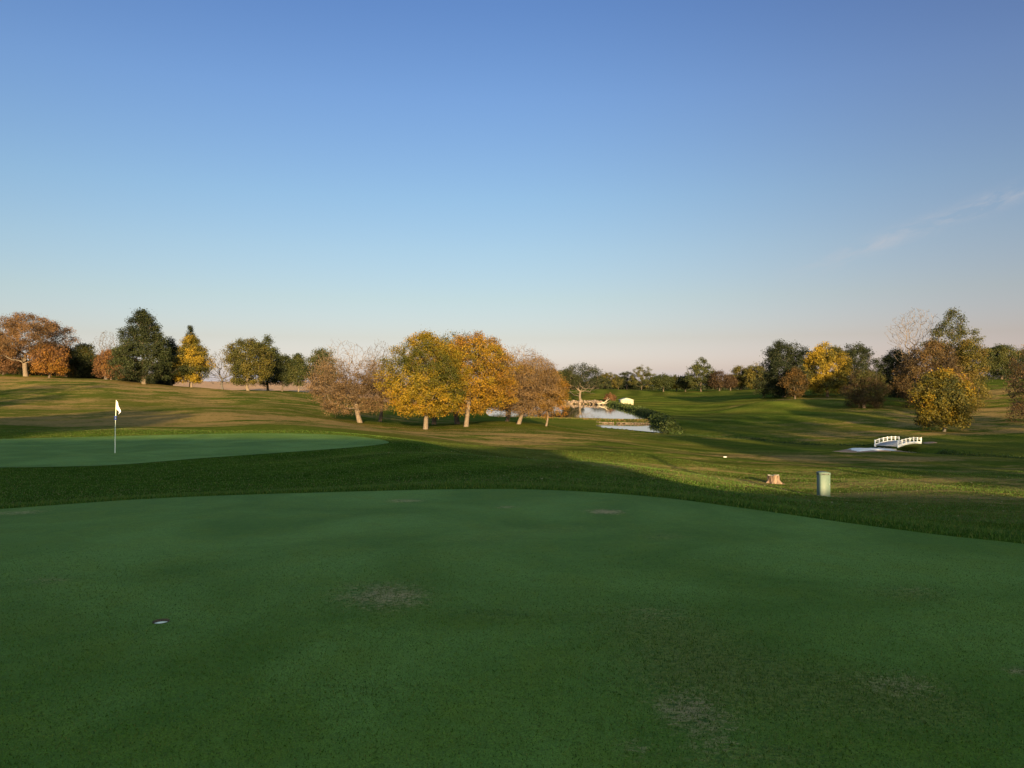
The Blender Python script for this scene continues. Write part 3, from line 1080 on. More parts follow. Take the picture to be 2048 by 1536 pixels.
# -- beyond the pond
tree('cottonwood_tree', 'old tree with pale forked limbs and a dark green top on the far pond bank', 'tree', 1161, 284, 728, 84, 792, 'umbrella', DKGREEN + OLIVE[:2], 41, 230, 34, .8, .45, .42, 'bark_pale', patch=.3, only_above=.42)
FAR = [
    (1012, 305, 738, 66, OLIVE, 'round', 'olive tree far behind the reddish brown tree of the middle group'),
    (1056, 310, 735, 66, GREEN, 'round', 'green tree far behind the orange right end of the middle group'),
    (1096, 312, 742, 60, DKGREEN, 'round', 'dark green tree far behind the small orange tree with the thin trunk'),
    (1128, 330, 742, 56, OLIVE, 'round', 'olive tree behind the orange end of the middle group'),
    (1146, 420, 756, 46, DKGREEN, 'bush', 'dark low tree left of the old pale limbed tree'),
    (1196, 560, 752, 60, DKGREEN + OLIVE[:1], 'bush', 'dark low tree right of the old pale limbed tree'),
    (1218, 600, 747, 48, OLIVE, 'round', 'olive tree with a yellowish top behind the shed, far tree line'),
    (1236, 620, 753, 36, DKGREEN, 'round', 'small dark tree straight above the shed in the far tree line'),
    (1254, 640, 743, 40, DKGREEN + GREEN[:1], 'round', 'dark round tree left of the twin topped yellow green tree'),
    (1283, 600, 731, 54, GREEN + YELGRN[1:2], 'egg', 'twin topped yellow green tree in the far tree line'),
    (1327, 372, 750, 42, GREEN[:2], 'round', 'low round green tree right of the twin topped yellow green tree'),
    (1353, 395, 756, 26, YELGRN[1:], 'round', 'small bright yellow tree in the far tree line'),
    (1371, 372, 753, 30, DKGREEN, 'round', 'small dark tree left of the tall round green tree'),
    (1402, 360, 718, 60, GREEN, 'egg', 'tall round green tree in the middle of the far tree line'),
    (1439, 352, 742, 36, DKRED, 'round', 'bare brownish tree right of the tall round green tree'),
    (1461, 356, 752, 30, DKRED, 'round', 'low dark brown tree between the bare brownish tree and the olive pair'),
    (1482, 362, 733, 46, OLIVE + DKRED[:1], 'round', 'olive and brown tree, left one of the pair beside the dark right group'),
    (1513, 350, 729, 44, OLIVE, 'round', 'olive yellow tree touching the dark group on the right'),
]
for i, (u, Y, top, w, pal, sh, lb) in enumerate(FAR):
    lf = 14 if 'bare' in lb else 46
    tree('distant_tree', lb, 'tree', u, Y, top, w, 774 if sh != 'bush' else 790, sh, pal, 60 + i, 130, lf, .75, .62, .3, bark='bark', group='far tree line beyond the pond', low=1)
tree('sumac_shrub', 'small red brown shrub left of the cream shed', 'bush', 1221, 278, 787, 24, 801, 'bush', RUST, 81, 90, 40, .3, .35, .08, low=1)

# a far wood that closes the horizon
rng = np.random.default_rng(5)
n = 5200
uu = rng.uniform(960, 2250, n)
yy = rng.uniform(640, 700, n)
xx = (uu - 1024) / F * yy
zz = H(xx, yy)
hh = 8.5 + 2.2 * np.sin(xx * .06) + 1.8 * np.sin(xx * .15 + 1)
tp = np.column_stack([xx, yy, zz + rng.uniform(0, 1, n) ** .8 * hh])
v, q, c = leaves(rng, tp, 8, 1.1, 1.5, DKGREEN + OLIVE[:1], 1.0, 40.0, .4)
tag(mk('far_woods', v, q, M['leaf'], tint=c), kind='stuff')

# -- right hand groups
tree('maple_tree', 'very dark green round tree, shade in its colour, at left of right hand group', 'tree', 1568, 200, 685, 106, 792, 'round', DKGREEN, 91, 380, 66, .62, .38, .45, 'bark_pale', low=1)  # dark leaf palette also stands in for the shade falling on this tree
tree('maple_tree', 'small orange brown tree in front of the very dark green tree', 'tree', 1590, 188, 736, 46, 790, 'round', [(.02, .02, .007), (.04, .030, .010), (.075, .044, .012), (.13, .07, .014)], 92, 170, 34, .45, .33, .2, low=1)
tree('maple_tree', 'yellow round tree in the middle of the right hand group', 'tree', 1655, 195, 687, 96, 786, 'round', YELGRN, 93, 380, 60, .55, .36, .38, 'bark', patch=.5, low=1)
tree('maple_tree', 'dark green tree behind the right side of the yellow round tree', 'tree', 1712, 212, 690, 84, 792, 'round', DKGREEN + GREEN[:1], 94, 220, 60, .6, .38, .35, low=1)
tree('crabapple_tree', 'dark red brown low tree with a short pale trunk below the yellow round tree', 'tree', 1728, 150, 742, 88, 812, 'round', DKRED + OLIVE[:2], 95, 460, 34, .36, .24, .28, 'bark_pale', low=1)
tree('evergreen_tree', 'dark evergreen at the left foot of the tall bare tree', 'conifer', 1794, 176, 702, 62, 800, 'round', DKGREEN + OLIVE[:1], 96, 260, 56, .5, .34, .3, low=1)
tree('dead_tree', 'tall bare tree with upward twigs, highest on the right', 'tree', 1832, 166, 613, 118, 745, 'vase', BROWN, 97, 900, 0, bark='bark_pale', twig=.026, tr=.34)
tree('cottonwood_tree', 'tall ragged green tree right of the tall bare tree', 'tree', 1908, 160, 620, 122, 792, 'egg', GREEN + OLIVE[1:2], 98, 360, 34, .55, .34, .4, 'bark_pale', patch=.5)
tree('brush_tree', 'russet thicket below the tall ragged green tree', 'tree', 1862, 150, 686, 128, 815, 'round', [(.040, .027, .013), (.070, .045, .018), (.095, .062, .020), (.12, .065, .022)], 99, 520, 36, .5, .32, .25, low=1)
tree('brush_tree', 'yellow olive tree at the right side of the russet thicket', 'tree', 1937, 152, 680, 72, 815, 'round', OLIVE + ORANGE[:1], 100, 300, 36, .5, .32, .25, low=1)
tree('maple_tree', 'golden topped round tree nearest to the white footbridge', 'tree', 1888, 108, 742, 112, 852, 'round', OLIVE + YELLOW[1:], 101, 420, 52, .42, .25, .2, 'bark_grey', low=1)
tree('maple_tree', 'green round tree on the skyline near the right edge', 'tree', 2003, 212, 691, 70, 752, 'round', GREEN, 102, 260, 50, .6, .38, .35, low=1)
tree('maple_tree', 'orange brown twiggy tree cut by the right edge', 'tree', 2062, 116, 690, 96, 850, 'round', BROWN + ORANGE[1:2], 103, 520, 20, .42, .25, .24, 'bark', bare=(.5, 1.1), low=1)
tree('maple_tree', 'dark green tree cut by the right edge on the skyline', 'tree', 2050, 222, 700, 60, 752, 'round', DKGREEN + GREEN[:1], 104, 220, 50, .6, .38, .35, low=1)

# -- trees and clubhouse behind the viewer, whose shade lies over the near ground
def shade_tree(x, y, Ht, R, seed, label, cb=.22, shape='round', per=46):
    z = Hz(x, y)
    return tree('shade_tree', label, 'tree', 0, 0, 0, 0, 0, shape, GREEN, seed, 260, per, .55, .42, Ht * .03, loc=(x, y, z), Ht=Ht, R=R, cb=cb, low=1, group='tall trees behind the viewer')


shade_tree(-31, -16, 14.5, 8.5, 201, 'broad green tree behind the viewer, far left of the clubhouse', .05, per=70)
shade_tree(-24, -15, 12.4, 6.0, 208, 'broad green tree behind the viewer, next to the left end of the clubhouse', .05)
shade_tree(-60, -12, 23, 12, 202, 'tallest green tree far behind the viewer on the left', .2)
shade_tree(33, -18, 14.8, 7.0, 203, 'green tree behind the viewer, first right of the clubhouse', .12)
shade_tree(46, -24, 16.5, 7.5, 204, 'green tree behind the viewer, second right of the clubhouse', .12)
shade_tree(60, -20, 16, 7.5, 205, 'green tree behind the viewer, third right of the clubhouse', .12)
shade_tree(76, -26, 21, 9, 206, 'green tree behind the viewer, fourth right of the clubhouse', .12)
shade_tree(94, -20, 18, 8.5, 207, 'green tree behind the viewer, farthest right of the clubhouse', .12)

shade_tree(6.4, -17.5, 7.6, 1.5, 240, 'small thin unseen tree added behind the viewer to break up the clubhouse shadow', .3, per=22)  # unseen tree, added to break the clubhouse shadow edge into streaks
for i_, (x_, h_) in enumerate(((46, 30), (57, 28), (85, 31), (125, 28), (140, 30))):
    shade_tree(x_, -34 - 3 * (i_ % 2), h_, 8.0 + i_ % 2, 220 + i_, 'very tall high crowned tree behind the viewer on the right, %s of five' % ('first', 'second', 'third', 'fourth', 'fifth')[i_], .62, per=34)

for px_, py_, ph_, lb_ in ((23.9, -15, 11.5, 'tall wooden utility pole behind the viewer, right of the low wing'), (13.9, -20, 9.6, 'wooden utility pole behind the viewer, in front of the low wing')):
    up = empty('utility_pole', (px_, py_, Hz(px_, py_) - .1))
    tag(up, lb_, 'pole')
    m = MB()
    m.tube([(0, 0, 0), (0, 0, ph_ * .5), (0, 0, ph_)], [.19, .17, .14], 10)
    m.build('post', M['bark'], up, True)
    m = MB()
    m.box((0, 0, ph_ - .7), (2.0, .12, .12))
    m.build('crossarm', M['bark'], up)


def gable_building(root, x0, x1, y0, y1, wall, ridge, z0):
    m = MB()
    m.box(((x0 + x1) / 2, (y0 + y1) / 2, z0 + wall / 2), (x1 - x0, y1 - y0, wall))
    m.add([(x0, y0, z0 + wall), (x0, y1, z0 + wall), (x0, (y0 + y1) / 2, z0 + ridge - .15), (x1, y0, z0 + wall), (x1, y1, z0 + wall), (x1, (y0 + y1) / 2, z0 + ridge - .15)], None, [(0, 2, 1), (3, 4, 5)])
    m.build('wall', M['brick'], root)
    r = MB()
    e = .6
    yc = (y0 + y1) / 2
    sl_ = (ridge - wall) / (y1 - yc)
    ze = z0 + wall - sl_ * e
    pr = [(y0 - e, ze), (yc, z0 + ridge), (y1 + e, ze), (y1 + e, ze + .2), (yc, z0 + ridge + .22), (y0 - e, ze + .2)]
    v = [(x0 - e, a, b_) for a, b_ in pr] + [(x1 + e, a, b_) for a, b_ in pr]
    qs = [(i, (i + 1) % 6, 6 + (i + 1) % 6, 6 + i) for i in range(6)] + [(0, 5, 4, 1), (1, 4, 3, 2), (6, 7, 10, 11), (7, 8, 9, 10)]
    r.add(v, qs)
    r.build('roof', M['shingle'], root)
    k = int((x1 - x0) / 3.2)
    for i in range(k):
        xx = x0 + (i + .5) * (x1 - x0) / k
        w = MB()
        w.box((xx, y1 + .03, z0 + 1.7), (1.3, .10, 1.4))
        fr = w.build('window', M['white'], root)
        w = MB()
        w.box((xx, y1 + .09, z0 + 1.7), (1.1, .04, 1.2))
        w.build('pane', M['glass'], fr)


club = empty('clubhouse', (0, 0, 0))
tag(club, 'tall brick clubhouse with a dark shingle roof behind the viewer', 'building')
gable_building(club, -18.5, 5.0, -33, -21, 5.6, 9.3, -.2)
wing = empty('clubhouse_wing', (0, 0, 0))
tag(wing, 'low brick wing right of the tall clubhouse behind the viewer', 'building')
gable_building(wing, 5.7, 21.5, -32, -22, 3.9, 6.45, -.2)

# ------------------------------------------------------------------ flagstick on the second green
fx, fy = FLAGP
fz = Hz(fx, fy)
fl = empty('flagstick', (fx, fy, fz))
tag(fl, 'thin pale flagstick with a limp white flag and blue collar on the second green', 'golf flag')
m = MB()
m.tube([(0, 0, 0), (.01, 0, 1.0), (.05, 0, 2.06)], [.013, .012, .009], 8)
m.build('pole', M['pole'], fl, True)
for zz in (1.32, 1.41):
    m = MB()
    m.tube([(.022, 0, zz - .035), (.022, 0, zz - .02), (.022, 0, zz + .02), (.022, 0, zz + .035)], [.03, .048, .048, .03], 12)
    m.build('collar', M['blue'], fl, True)
# limp cloth: folds hanging from the hoist towards the right
nu, nv = 14, 12
vv = []
for i in range(nu + 1):
    s = i / nu
    for j in range(nv + 1):
        t = j / nv
        x = .047 - .012 * t + .165 * s ** .9 * (1 - .15 * t)
        z = 2.05 - .33 * t * (1 - .35 * s) - .40 * s ** 1.25 + (.05 * s * t)
        y = .035 * math.sin(s * 9 + t * 2.2) * (0.3 + s) + .02 * math.sin(t * 7)
        vv.append((x + .02 * math.sin(t * 5 + s * 6) * s, y, z))
ids = np.arange((nu + 1) * (nv + 1)).reshape(nu + 1, nv + 1)
qq = np.stack([ids[:-1, :-1], ids[1:, :-1], ids[1:, 1:], ids[:-1, 1:]], -1).reshape(-1, 4)
f_ = mk('flag', vv, qq, M['flag'], fl, True)
sm = f_.modifiers.new('solid', 'SOLIDIFY')
sm.thickness = .004

# ------------------------------------------------------------------ golf cup in the near green
cz = float(h_soft(np.array([CUP[0]]), np.array([CUP[1]]))[0]) + .006
cup = empty('golf_cup', (CUP[0], CUP[1], cz))
tag(cup, 'white lined golf hole cut in the near putting green', 'golf hole')
k = 40


def wallring(name, r0, z0, r1, z1, mat, bottom=False, parent=cup):
    v, qs, ts = [], [], []
    for r_, z_ in ((r0, z0), (r1, z1)):
        for i in range(k):
            a = 2 * PI * i / k
            v.append((r_ * math.cos(a), r_ * math.sin(a), z_))
    for i in range(k):
        qs.append((i, (i + 1) % k, k + (i + 1) % k, k + i))
    mb = MB()
    if bottom:
        v.append((0, 0, z1))
        for i in range(k):
            ts.append((k + i, k + (i + 1) % k, 2 * k))
    mb.add(v, qs, ts)
    return mb.build(name, mat, parent)


wallring('soil_rim', .0600, .004, .054, -.0155, M['cutsoil'])
lm = MB()
v, qs = [], []
for r_, z_ in ((.0538, -.015), (.0500, -.014), (.0500, -.11), (.0538, -.11)):
    for i in range(k):
        a = 2 * PI * i / k
        v.append((r_ * math.cos(a), r_ * math.sin(a), z_))
for l_ in range(3):
    for i in range(k):
        qs.append((l_ * k + i, l_ * k + (i + 1) % k, (l_ + 1) * k + (i + 1) % k, (l_ + 1) * k + i))
lm.add(v, qs)
lm.build('liner', M['cup'], cup, True)
wallring('cup_floor', .0495, -.10, .01, -.105, M['cup'], True)

# ------------------------------------------------------------------ utility pedestal
PX, PY = px(1647, 28.0), 28.0
ped = empty('utility_pedestal', (PX, PY, Hz(PX, PY) - .02))
tag(ped, 'pale green metal utility pedestal standing on the slope right of the tree stump', 'utility box')
m = MB()
m.box((0, 0, .43), (.36, .36, .86), 0, .012)
m.build('cabinet', M['pedestal'], ped)
m = MB()
prof = [(-.188, .83), (.188, .83), (.188, .895), (.175, .912), (.10, .924), (0, .928), (-.10, .924), (-.175, .912), (-.188, .895)]
n_ = len(prof)
v = [(a, -.192, b_) for a, b_ in prof] + [(a, .192, b_) for a, b_ in prof]
qs = [(i, n_ + i, n_ + (i + 1) % n_, (i + 1) % n_) for i in range(n_)]
ts = [(0, i, i + 1) for i in range(1, n_ - 1)] + [(n_, n_ + i + 1, n_ + i) for i in range(1, n_ - 1)]
m.add(v, qs, ts)
m.build('cap', M['pedestal'], ped)
m = MB()
m.box((0, -.196, .862), (.31, .006, .052))
pl = m.build('label_plate', M['plate'], ped)
m = MB()
for xx, ww in ((-.12, .03), (-.083, .022), (-.05, .026), (-.015, .02), (.015, .02), (.05, .02), (.10, .045)):
    m.box((xx, -.2005, .862), (ww, .003, .034))
m.build('marking', M['black'], pl)
m = MB()
m.box((.14, -.186, .5), (.03, .014, .05))
m.build('latch', M['plate'], ped)

# ------------------------------------------------------------------ tree stump
SX, SY = px(1547, 35.0), 35.0
st = empty('tree_stump', (SX, SY, Hz(SX, SY) - .03))
tag(st, 'cut tree stump with flared roots and split bark left of the pale green pedestal', 'tree stump')
rs = random.Random(5)
ns, nl = 44, 12
v, qs, ts = [], [], []
lob = [(a, w_) for a, w_ in ((.35, .6), (1.3, .8), (2.2, .7), (3.3, .9), (4.25, .7), (4.95, .6), (5.65, 1.25))]
for j in range(nl + 1):
    t = j / nl
    for i in range(ns):
        a = 2 * PI * i / ns
        r = .27 * (1 - .08 * t) + .012 * math.sin(a * 9) + .008 * math.sin(a * 17 + t * 5)
        for la, lw in lob:
            da = (a - la + PI) % (2 * PI) - PI
            r += .30 * lw * math.exp(-(da / .20) ** 2) * (1 - t) ** 4.0
            r -= .075 * lw * math.exp(-((da - .42) / .10) ** 2) * (1 - .5 * t)
        v.append((r * math.cos(a), r * math.sin(a), t * (.40 + .02 * math.sin(a * 3) + .015 * math.sin(a * 7))))
for j in range(nl):
    for i in range(ns):
        qs.append((j * ns + i, j * ns + (i + 1) % ns, (j + 1) * ns + (i + 1) % ns, (j + 1) * ns + i))
m = MB()
m.add(v, qs)
m.build('bark', M['wood'], st, True)
m = MB()
tv = [v[nl * ns + i] for i in range(ns)] + [(0, 0, .39)]
m.add(tv, None, [(i, (i + 1) % ns, ns) for i in range(ns)])
m.build('cut_top', M['dead'], st)

# small white marker on the fairway
WX, WY = px(1450, 58), 58.0
m = MB()
m.tube([(-.15, 0, .05), (-.12, 0, .05), (.12, .02, .05), (.17, .02, .05)], [.03, .07, .065, .03], 8)
o = m.build('tee_marker', M['white'], None, True)
o.scale = (.8, .8, .5)
o.location = (WX, WY, Hz(WX, WY) + .01)
tag(o, 'small white marker lying on the fairway left of the tree stump', 'marker')

# ------------------------------------------------------------------ white footbridge
BX, BY = px(1797, 82.2), 82.2
bz = -4.72
br = empty('footbridge', (BX, BY, bz), -PI / 4 + 0.0)
tag(br, 'white arched footbridge with open railings over the creek', 'bridge')
Lb, Wb, nseg = 7.2, 2.25, 20        # along local y


def arch(y):
    return .17 * (1 - (2 * y / Lb) ** 2)


def ribbon(x, y0, y1, zlo, zhi, th_, mb):
    n2 = nseg
    v = []
    for i in range(n2 + 1):
        y = y0 + (y1 - y0) * i / n2
        for dx in (-th_ / 2, th_ / 2):
            for z_ in (zlo(y), zhi(y)):
                v.append((x + dx, y, z_))
    q_ = []
    for i in range(n2):
        a = i * 4
        b_ = a + 4
        q_ += [(a, a + 1, b_ + 1, b_), (a + 2, b_ + 2, b_ + 3, a + 3), (a + 1, a + 3, b_ + 3, b_ + 1), (a, b_, b_ + 2, a + 2)]
    q_ += [(0, 2, 3, 1), (n2 * 4, n2 * 4 + 1, n2 * 4 + 3, n2 * 4 + 2)]
    mb.add(v, q_)


m = MB()
ribbon(0, -Lb / 2, Lb / 2, lambda y: arch(y) - .02, lambda y: arch(y) + .06, Wb - .15, m)
m.build('deck', M['deck'], br)
for sx in (-1, 1):
    m = MB()
    ribbon(sx * Wb / 2, -Lb / 2, Lb / 2, lambda y: arch(y) - .14, lambda y: arch(y) + .12, .12, m)
    bm_ = m.build('side_beam', M['white'], br)
    m = MB()
    ribbon(sx * Wb / 2, -Lb / 2, Lb / 2, lambda y: arch(y) + .45, lambda y: arch(y) + .51, .07, m)
    rl = m.build('railing', M['white'], br)
    m = MB()
    ribbon(sx * Wb / 2, -Lb / 2, Lb / 2, lambda y: arch(y) + .31, lambda y: arch(y) + .335, .025, m)
    m.build('mid_rail', M['white'], rl)
    for i in range(7):
        y = -Lb / 2 + .06 + (Lb - .12) * i / 6
        m = MB()
        m.box((sx * Wb / 2, y, arch(y) + .30), (.11, .09, .53))
        m.build('post', M['white'], rl)

# pale washed out path from the bridge to the left and bare soil at its ends


def patch(name, pts, off, mat, n=6, kind='structure', jitter=0.0, seed=1):
    poly = spline(pts, n)
    c = poly.mean(0)
    rng = np.random.default_rng(seed)
    dd = poly - c
    poly = c + dd * (1 + rng.normal(0, jitter, (len(poly), 1)))
    V = [c + (poly - c) * t for t in (.05, .25, .5, .75, 1.0)]
    V = np.concatenate(V)
    z = H(V[:, 0], V[:, 1]) + off
    z[-len(poly):] -= off + .02
    mm = len(poly)
    ids = np.arange(5 * mm).reshape(5, mm)
    nx = np.roll(ids, -1, axis=1)
    qq = np.stack([ids[:-1], ids[1:], nx[1:], nx[:-1]], -1).reshape(-1, 4)
    if np.cross(poly, np.roll(poly, -1, axis=0)).sum() < 0:
        qq = qq[:, ::-1]
    o = mk(name, np.column_stack([V, z]), qq, mat, smooth=True)
    return tag(o, kind=kind)


def P2(u, Y):
    return (px(u, Y), Y)


patch('dirt', [P2(1668, 73.5), P2(1698, 78.5), P2(1760, 80.8), P2(1805, 81.4), P2(1850, 77.5), P2(1846, 73.5), P2(1790, 72.6), P2(1740, 71.2), P2(1684, 70.6)], .05, M['soil'], jitter=.06, seed=3)
patch('path', [P2(1695, 75.0), P2(1712, 78.4), P2(1745, 81.2), P2(1778, 82.3), P2(1799, 80.4), P2(1784, 75.6), P2(1750, 72.8), P2(1706, 71.8)], .14, M['conc'], jitter=.10, seed=4)
patch('far_path', [P2(1846, 88.5), P2(1866, 89.3), P2(1876, 87.8), P2(1852, 87)], .06, M['soil'], jitter=.08, seed=6)

# ------------------------------------------------------------------ shed
HX, HY = px(1252, 250), 250.0
sh = empty('shed', (HX, HY, Hz(HX, HY) - .05), .10)
tag(sh, 'small cream shed with a low gable roof beside the upper pond', 'shed')
w2, d2, wh, rh = 1.9, 2.2, 1.60, 2.15
m = MB()
m.box((0, 0, wh / 2), (w2 * 2, d2 * 2, wh))
m.add([(-w2, -d2, wh), (w2, -d2, wh), (0, -d2, rh - .1), (-w2, d2, wh), (w2, d2, wh), (0, d2, rh - .1)], None, [(0, 1, 2), (3, 5, 4)])
m.build('wall', M['cream'], sh)
m = MB()
e = .18
pr = [(-w2 - e, wh - .08), (0, rh), (w2 + e, wh - .08), (w2 + e, wh + .02), (0, rh + .10), (-w2 - e, wh + .02)]
v = [(a, -d2 - e, b_) for a, b_ in pr] + [(a, d2 + e, b_) for a, b_ in pr]
qs = [(i, 6 + i, 6 + (i + 1) % 6, (i + 1) % 6) for i in range(6)] + [(0, 1, 4, 5), (1, 2, 3, 4), (6, 11, 10, 7), (7, 10, 9, 8)]
m.add(v, qs)
m.build('roof', M['roofpale'], sh)
for s_ in (-1, 1):
    m = MB()
    m.box((s_ * .47, -d2 - .03, .73), (.90, .05, 1.40))
    dr = m.build('door', M['door'], sh)
    m = MB()
    m.box((s_ * .12, -d2 - .075, .9), (.04, .04, .18))
    m.build('handle', M['plate'], dr)

# ------------------------------------------------------------------ stone banks of the ponds


def rocks(name, path, n, size, hgt, seed, mat, label, cat, width=1.0, zoff=0.0, base=None):
    rng = np.random.default_rng(seed)
    path = np.array(path)
    seg = np.linalg.norm(np.diff(path, axis=0), axis=1)
    cum = np.concatenate([[0], np.cumsum(seg)])
    ico_v, ico_f = [], []
    t = (1 + 5 ** .5) / 2
    V0 = np.array([(-1, t, 0), (1, t, 0), (-1, -t, 0), (1, -t, 0), (0, -1, t), (0, 1, t), (0, -1, -t), (0, 1, -t), (t, 0, -1), (t, 0, 1), (-t, 0, -1), (-t, 0, 1)]) / 1.9
    F0 = np.array([(0, 11, 5), (0, 5, 1), (0, 1, 7), (0, 7, 10), (0, 10, 11), (1, 5, 9), (5, 11, 4), (11, 10, 2), (10, 7, 6), (7, 1, 8), (3, 9, 4), (3, 4, 2), (3, 2, 6), (3, 6, 8), (3, 8, 9), (4, 9, 5), (2, 4, 11), (6, 2, 10), (8, 6, 7), (9, 8, 1)])
    mb = MB()
    for i in range(n):
        d = rng.uniform(0, cum[-1])
        j = min(np.searchsorted(cum, d) - 1, len(seg) - 1)
        j = max(j, 0)
        p = path[j] + (path[j + 1] - path[j]) * ((d - cum[j]) / seg[j])
        p = p + rng.normal(0, width * .4, 2)
        s = size * rng.uniform(.5, 1.3)
        v = V0 * rng.uniform(.75, 1.2, (12, 1)) * np.array([s, s * .8, s * .62])
        a = rng.uniform(0, 6.28)
        R_ = np.array([[math.cos(a), -math.sin(a), 0], [math.sin(a), math.cos(a), 0], [0, 0, 1]])
        z = (base if base is not None else Hz(p[0], p[1])) + zoff + rng.uniform(0, hgt)
        mb.add(v @ R_.T + np.array([p[0], p[1], z]), None, F0)
    o = mb.build(name, mat)
    return tag(o, label, cat)


rocks('stone_bank', [gp(1010, 807.5, Z1), gp(1060, 807.6, Z1), gp(1120, 807.6, Z1), gp(1180, 808, Z1), gp(1202, 809, Z1)], 420, .62, .95, 7, M['rock'], 'pale stone bank along the far side of the upper pond', 'stone wall', 2.2, .1, Z1)
rocks('stone_wall', [gp(1192, 846.0, Z2), gp(1210, 846.6, Z2), gp(1226, 847, Z2)], 130, .14, .14, 8, M['rock'], 'pale rock wall between the ponds, brighter left piece', 'stone wall', .6, .05, Z2)
rocks('stone_wall', [gp(1232, 847, Z2), gp(1260, 847.4, Z2), gp(1298, 848.0, Z2)], 190, .13, .12, 9, M['rock'], 'low broken rock wall between the ponds, right piece', 'stone wall', .6, .05, Z2)

# dead branches lying on the far bank
DX, DY = gp(1207, 810, Z1)
m = MB()
rs = random.Random(4)
m.tube([(-1.6, 0, .1), (-.6, .1, .5), (.6, 0, .9), (2.0, .2, 2.0)], [.22, .18, .13, .04], 7)
m.tube([(-.6, .1, .5), (.8, -.2, .5), (2.2, -.3, 1.0)], [.14, .09, .03], 6)
m.tube([(-.6, .1, .5), (.5, .3, .2), (1.8, .4, .1)], [.12, .07, .03], 6)
m.tube([(.6, 0, .9), (1.0, .1, 1.5), (1.5, .1, 2.6)], [.08, .05, .02], 6)
m.tube([(-1.6, 0, .1), (-2.2, .2, .5)], [.2, .08], 6)
m.tube([(.8, -.2, .5), (1.5, -.3, .3), (2.4, -.5, .1)], [.07, .05, .02], 6)
o = m.build('fallen_branch', M['dead'])
o.location = (DX, DY, Z1 + .1)
tag(o, 'pale dead branch lying in the upper pond below the cream shed', 'branch')

# ------------------------------------------------------------------ grass and bank vegetation


def blades(name, XY, Z, hgt, wid, cols, seed, bend=.35, mat='blade', lean=None):
    rng = np.random.default_rng(seed)
    n = len(XY)
    a = rng.uniform(0, 2 * PI, n)
    d = np.stack([np.cos(a), np.sin(a), np.zeros(n)], -1)
    b_ = rng.uniform(0, 2 * PI, n)
    bd = np.stack([np.cos(b_), np.sin(b_), np.zeros(n)], -1) * rng.uniform(.1, 1, (n, 1)) * bend
    hh = (hgt * rng.uniform(.45, 1.2, n))[:, None]
    P0 = np.column_stack([XY, Z])
    w = d * (wid * rng.uniform(.6, 1.3, n))[:, None] * .5
    up = np.array([0, 0, 1.0])
    V = np.stack([P0 - w, P0 + w, P0 + w * .7 + up * hh * .6 + bd * hh * .35, P0 - w * .7 + up * hh * .6 + bd * hh * .35, P0 + up * hh * (1 - .2 * bend) + bd * hh], 1).reshape(-1, 3)
    o = np.arange(n)[:, None] * 5
    q_ = np.concatenate([o, o + 1, o + 2, o + 3], 1)
    t_ = np.concatenate([o + 3, o + 2, o + 4], 1)
    C = np.array(cols, dtype=float)
    pick = rng.integers(0, len(C), n)
    c = C[pick] * rng.uniform(.7, 1.3, (n, 1))
    ob = mk(name, V, [q_, t_], M[mat], tint=np.repeat(c, 5, axis=0))
    return tag(ob, kind='stuff')


GR = [(.040, .100, .008), (.058, .125, .010), (.085, .150, .014), (.125, .15, .022)]
rng = np.random.default_rng(77)
# thick collar of longer grass round the near green
cnt = 330000
bxy = np.column_stack([rng.uniform(-13, 16, cnt), rng.uniform(4, 20, cnt)])
sd = sdist(bxy[:, 0], bxy[:, 1], FRONT, 6.0)
view = (np.abs(bxy[:, 0]) < bxy[:, 1] * .70 + .5)
wlim = 1.1 + np.clip((bxy[:, 0] + 1) * .28, 0, 2.2)
pr = np.where(sd < wlim, 1.0, np.exp(-(sd - wlim) / .7) * .55)
keep = (sd > .0) & view & (rng.uniform(0, 1, cnt) < pr)
bxy = bxy[keep]
blades('collar_grass', bxy, H(bxy[:, 0], bxy[:, 1]) - .004, .055, .009, GR, 1, .8)
# short mown grass of the near green, where single blades can be told apart
cnt = 260000
yy = np.sqrt(rng.uniform(3.0 ** 2, 8.5 ** 2, cnt))
bxy = np.column_stack([rng.uniform(-.70, .70, cnt) * yy, yy])
sd = sdist(bxy[:, 0], bxy[:, 1], FRONT, 6.0)
keep = (sd < -.02) & (rng.uniform(0, 1, cnt) < np.clip((8.6 - yy) / 4.5, 0, 1)) & (np.hypot(bxy[:, 0] - CUP[0], bxy[:, 1] - CUP[1]) > .065)
bxy = bxy[keep]
at = front_attrs(bxy[:, 0], bxy[:, 1])
blades('mown_grass', bxy, h_soft(bxy[:, 0], bxy[:, 1]) + .004, .012 + .014 * np.clip(at['tuft'], 0, 1), .0045, [(.070, .132, .010), (.105, .175, .024), (.042, .086, .006), (.15, .175, .030)], 2, 1.1)
# tufts in the rough beyond the collar
cnt = 150000
yy = rng.uniform(13, 46, cnt)
bxy = np.column_stack([rng.uniform(-.7, .7, cnt) * yy, yy])
sd = sdist(bxy[:, 0], bxy[:, 1], FRONT, 6.0)
sd2 = sdist(bxy[:, 0], bxy[:, 1], BACK, 6.0)
keep = (sd > .6) & (sd2 > .15)
bxy = bxy[keep]
blades('rough_grass', bxy, H(bxy[:, 0], bxy[:, 1]) - .005, .045, .016, GR[:3] + [(.12, .12, .035)], 3, 1.2)
